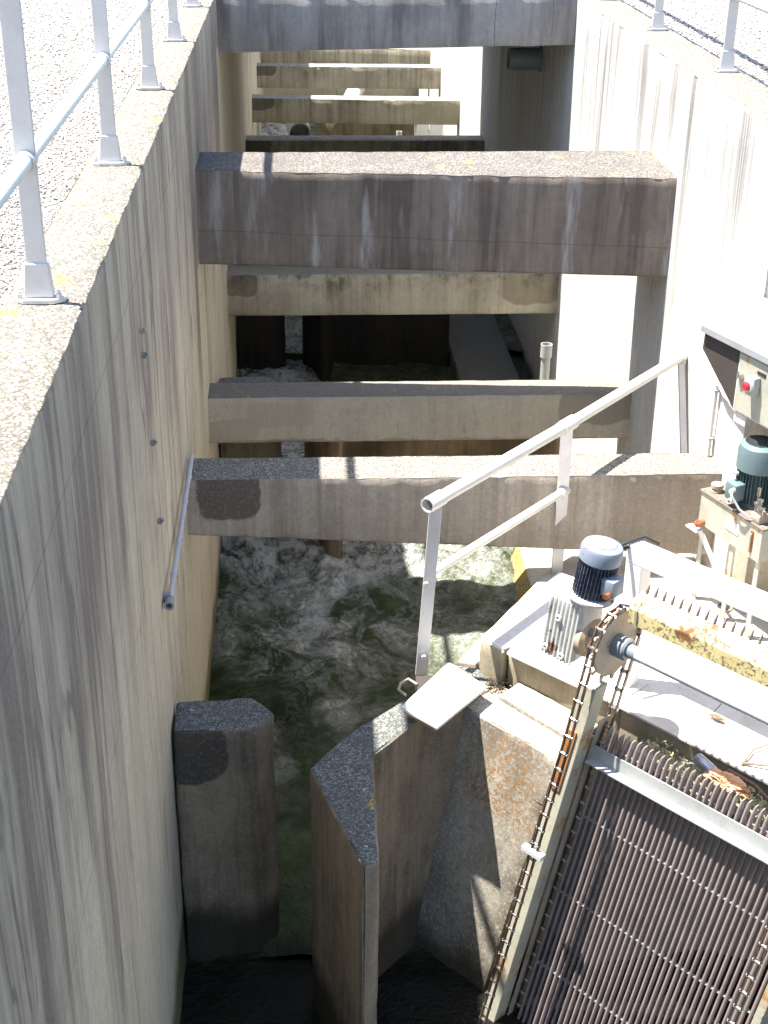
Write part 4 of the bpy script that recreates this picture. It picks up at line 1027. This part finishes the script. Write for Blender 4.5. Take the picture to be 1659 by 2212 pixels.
# hood: sloping roof with front lip and a dark cheek
bb = MB()
bb.quad8([H(-5.935, 4.84, -1.082), H(-4.85, 4.84, -1.082), H(-4.85, 5.10, -0.90), H(-5.93, 5.10, -0.90),
          H(-5.935, 4.84, -1.066), H(-4.85, 4.84, -1.066), H(-4.85, 5.10, -0.884), H(-5.93, 5.10, -0.884)])
hd = bb.build('hood', M['whitebox'], cb, smooth=False)
bb = MB(); bb.box((-5.935, 4.830, -1.098), (-4.85, 4.8385, -1.062), H); bb.build('lip', M['greybox'], hd, smooth=False)
bb = MB(); bb.poly([H(-5.93, 4.858, -1.10), H(-5.935, 4.858, -1.205), H(-5.612, 4.858, -1.455), H(-5.612, 4.858, -1.10)], QV * .01); bb.build('cheek', M['dark'], cb, smooth=False)
# conduit below the cabinet
cn = thing('conduit', (2.55, 7.8, -1.9), 'thin grey conduit running down the sunny wall beside the control cabinet', 'conduit')
MB().path([(2.545, 7.79, -1.60), (2.545, 7.80, -1.68), (2.545, 7.80, -2.10)], .011).build('pipe', M['lead'], cn)
MB().path([H(-5.62, 4.97, -1.50), H(-5.72, 5.03, -1.56), (2.54, 7.62, -1.62), (2.545, 7.74, -1.60), (2.545, 7.79, -1.62)], .012).build('bend', M['lead'], cn)
for zz in (-1.66, -1.98): MB().box((2.53, 7.775, zz), (2.567, 7.825, zz + .012)).build('clip', M['greybox'], cn, smooth=False)
bb = MB(); bb.box((-5.60, 4.86, -1.52), (-5.50, 4.90, -1.462), H); bb.build('junction', M['whitep'], cb, smooth=False)

# ------------------------------------------------------------------ small things
pl = thing('service_pipe', (-0.70, 7.0, -2.11), 'jointed grey pipe fixed to the left wall beside the nearest beam', 'pipe')
MB().tube((-0.695, 6.17, -2.115), (-0.695, 7.90, -2.10), .014, 12).build('tube', M['lead'], pl)
for yy in (6.42, 6.83, 7.28, 7.62):
    MB().tube((-0.695, yy - .012, -2.113), (-0.695, yy + .012, -2.112), .018, 12).build('joint', M['lead'], pl)
bb = MB(); bb.tube((-0.695, 6.10, -2.115), (-0.695, 6.17, -2.115), .026, 12, hollow=.6); bb.box((-0.73, 6.16, -2.13), (-0.69, 6.19, -2.08)); bb.build('end_fitting', M['greybox'], pl)
for k, (yy, zz, lab) in enumerate(((5.98, -.60, 'rusty wall clip, uppermost of the line of clips on the left wall'), (5.99, -.72, 'small wall clip just under the rusty uppermost clip on the left wall'),
                     (6.10, -1.205, 'small wall clip midway down the left wall, above and left of the grey pipe'), (6.16, -1.656, 'lowest small wall clip on the left wall, left of the grey pipe'))):
    bb = MB(); bb.box((XL, yy - .02, zz - .006), (XL + .025, yy + .02, zz + .006)); bb.tube((XL + .01, yy - .012, zz - .01), (XL + .03, yy - .012, zz + .012), .008, 8)
    tag(bb.build('wall_clip', M['rustdisc' if k == 0 else 'rod'], smooth=False), lab, 'clip', 'old clips on the left wall')
# standing plastic pipe near the right wall
pv = thing('standpipe', (2.35, 12.35, -4.1), 'upright open grey plastic pipe standing behind the pale beam by the right wall', 'pipe')
MB().tube((2.34, 12.42, -4.3), (2.34, 12.42, -3.13), .045, 24, hollow=.9).build('pipe', M['pvc'], pv)
MB().tube((2.34, 12.42, -3.16), (2.34, 12.42, -3.03), .056, 24, hollow=.86).build('socket', M['pvc'], pv)
sp = MB().tube((1.72, 24.0, -3.95), (1.72, 24.0, -3.38), .05, 16, hollow=.8)
tag(sp.build('standpipe', M['pvc']), 'tiny upright pipe far off beside the white square boards', 'pipe')
# dark stub pipe high on the right wall under the slab
bb = MB(); bb.tube((2.60, 15.05, -0.81), (2.22, 15.05, -0.81), .112, 28, hollow=.9); bb.tube((2.60, 15.05, -.81), (2.54, 15.05, -.81), .13, 28)
tag(bb.build('stub_pipe', M['bluegrey']), 'short wide dark pipe poking out of the right wall under the slab', 'pipe')
# pipes in the far pools
bb = MB(); bb.tube((0.42, 23.5, -3.72), (1.22, 29.0, -3.48), .165, 24)
tag(bb.build('white_pipe', M['whitep']), 'thick white pipe lying aslant in the far channel behind the small beams', 'pipe')
bb = MB(); bb.tube((0.02, 24.4, -3.50), (-0.10, 26.5, -3.50), .20, 24, hollow=.85)
tag(bb.build('open_pipe', M['pvc']), 'grey open pipe mouth beside the thick white pipe, left of it', 'pipe')
for k, (xa, xb, lab) in enumerate(((1.86, 2.06, 'left'), (2.09, 2.29, 'middle'), (2.32, 2.55, 'right'))):
    bb = MB(); bb.box((xa, 24.8, -4.2), (xb, 24.86, -3.2))
    tag(bb.build('stop_board', M['plate'], smooth=False), 'small white sunlit board far off by the right wall, %s one of three' % lab, 'board', 'white boards in the far channel')
# litter on the top of the screen
cn_ = MB().lathe([(0, 0), (.026, 0), (.030, .006), (.030, .110), (.024, .122), (.022, .122), (.022, .118), (0, .118)], E(-2.83, 5.045, -2.655) + LIT, E(.9, -.16, -.15) - E(0, 0, 0), 24)
tag(cn_.build('drink_can', paint('can_metal', (0.40, 0.42, 0.50), rough=0.3, metal=0.6, grime=0.4)), 'dented grey drink can lying on the leaves above the screen bars', 'can')
def crumple(c, rx, ry, rz, seed):
    bm = bmesh.new(); bmesh.ops.create_icosphere(bm, subdivisions=5, radius=1)
    for v in bm.verts:
        p = v.co * 1.0
        k = 1 + .45 * mn.noise(p * 1.7 + Vector((seed, 0, 0))) - .38 * abs(mn.noise(p * 4.2 + Vector((0, seed, 0)))) - .22 * abs(mn.noise(p * 9 + Vector((0, seed, 0))))
        q = Vector((p.x * rx, p.y * ry, p.z * rz)) * k
        v.co = c + e1 * q.x + e2 * q.y + Vector((0, 0, q.z))
    return bm
n = N('orange_plastic'); n.inp('Base Color', n.mix(n.noise(14, 4), (0.70, 0.30, 0.12), (0.80, 0.52, 0.32))); n.inp('Roughness', 0.3); n.inp('Subsurface Weight', 0.0)
M['orange'] = n.m
bm = crumple(E(-2.64, 5.00, -2.665) + LIT, .14, .042, .04, 3); bg_ = finish(bm, 'plastic_bag', M['orange'])
tag(bg_, 'crumpled orange plastic bag caught on the tops of the screen bars', 'bag')
n = N('leaf_litter'); rr_ = n.t.nodes.new('ShaderNodeNewGeometry').outputs['Random Per Island']
n.inp('Base Color', n.mix(rr_, (0.34, 0.30, 0.12), (0.55, 0.52, 0.30))); n.inp('Roughness', 0.8); M['leaf'] = n.m
bb = MB()
for k in range(1500):
    u = random.uniform(-3.12, -2.1); sp_ = 0.5 + 0.5 * mn.noise(Vector((u * 6, 1, 2)))
    if random.random() > sp_ + .25: continue
    w_ = random.gauss(5.04, .035); z_ = -2.79 + random.uniform(0, .10) * sp_ + .03
    c_ = E(u, min(w_, 5.12), z_) + LIT; a = Vector([random.uniform(-1, 1) for _ in range(3)]).normalized(); b_ = a.orthogonal().normalized(); L_ = random.uniform(.006, .018); W_ = L_ * random.uniform(.2, .5)
    i = len(bb.v); bb.v += [tuple(c_ - a * L_), tuple(c_ + b_ * W_), tuple(c_ + a * L_), tuple(c_ - b_ * W_)]; bb.f.append((i, i + 1, i + 2, i + 3))
lt = MB(); lt.poly([E(-3.18, 4.92, -2.79), E(-1.95, 4.92, -2.79), E(-1.95, 5.12, -2.79), E(-3.18, 5.12, -2.79)], (0, 0, .025))
tag(lt.build('debris_shelf', M['inner'], smooth=False), 'narrow dirty shelf holding dead leaves behind the tops of the screen bars', 'shelf')
tag(bb.build('leaf_litter', M['leaf'], smooth=False), 'dead leaves and straw gathered along the tops of the screen bars', 'leaf litter', kind='stuff')
M['twig'] = paint('dry_twig', (0.20, 0.14, 0.09), rough=0.8, grime=0.4)
def twig(pts, r, lab):
    tag(MB().path(pts, lambda t: r * (1 - .6 * t), 6).build('twig', M['twig']), lab, 'twig', 'dry twigs on the deck')
twig([E(-2.62, 5.12, -2.63), E(-2.64, 5.25, -2.62), E(-2.60, 5.42, -2.625), E(-2.63, 5.60, -2.632)], .006, 'thin upright dry twig on the deck above the orange bag')
twig([E(-2.63, 5.13, -2.63), E(-2.50, 5.20, -2.615), E(-2.36, 5.20, -2.62), E(-2.2, 5.17, -2.625)], .008, 'curved dark twig reaching to the right edge above the orange bag')
twig([E(-2.66, 5.07, -2.66), E(-2.5, 5.05, -2.65), E(-2.35, 4.99, -2.66), E(-2.2, 4.97, -2.68)], .011, 'thick brown twig lying over the bar tops right of the bag')
bm = crumple(E(-2.92, 5.36, -2.62), .045, .018, .014, 11); tag(finish(bm, 'dead_leaf', M['twig']), 'curled brown dead leaf lying on the white deck beneath the shaft', 'leaf')
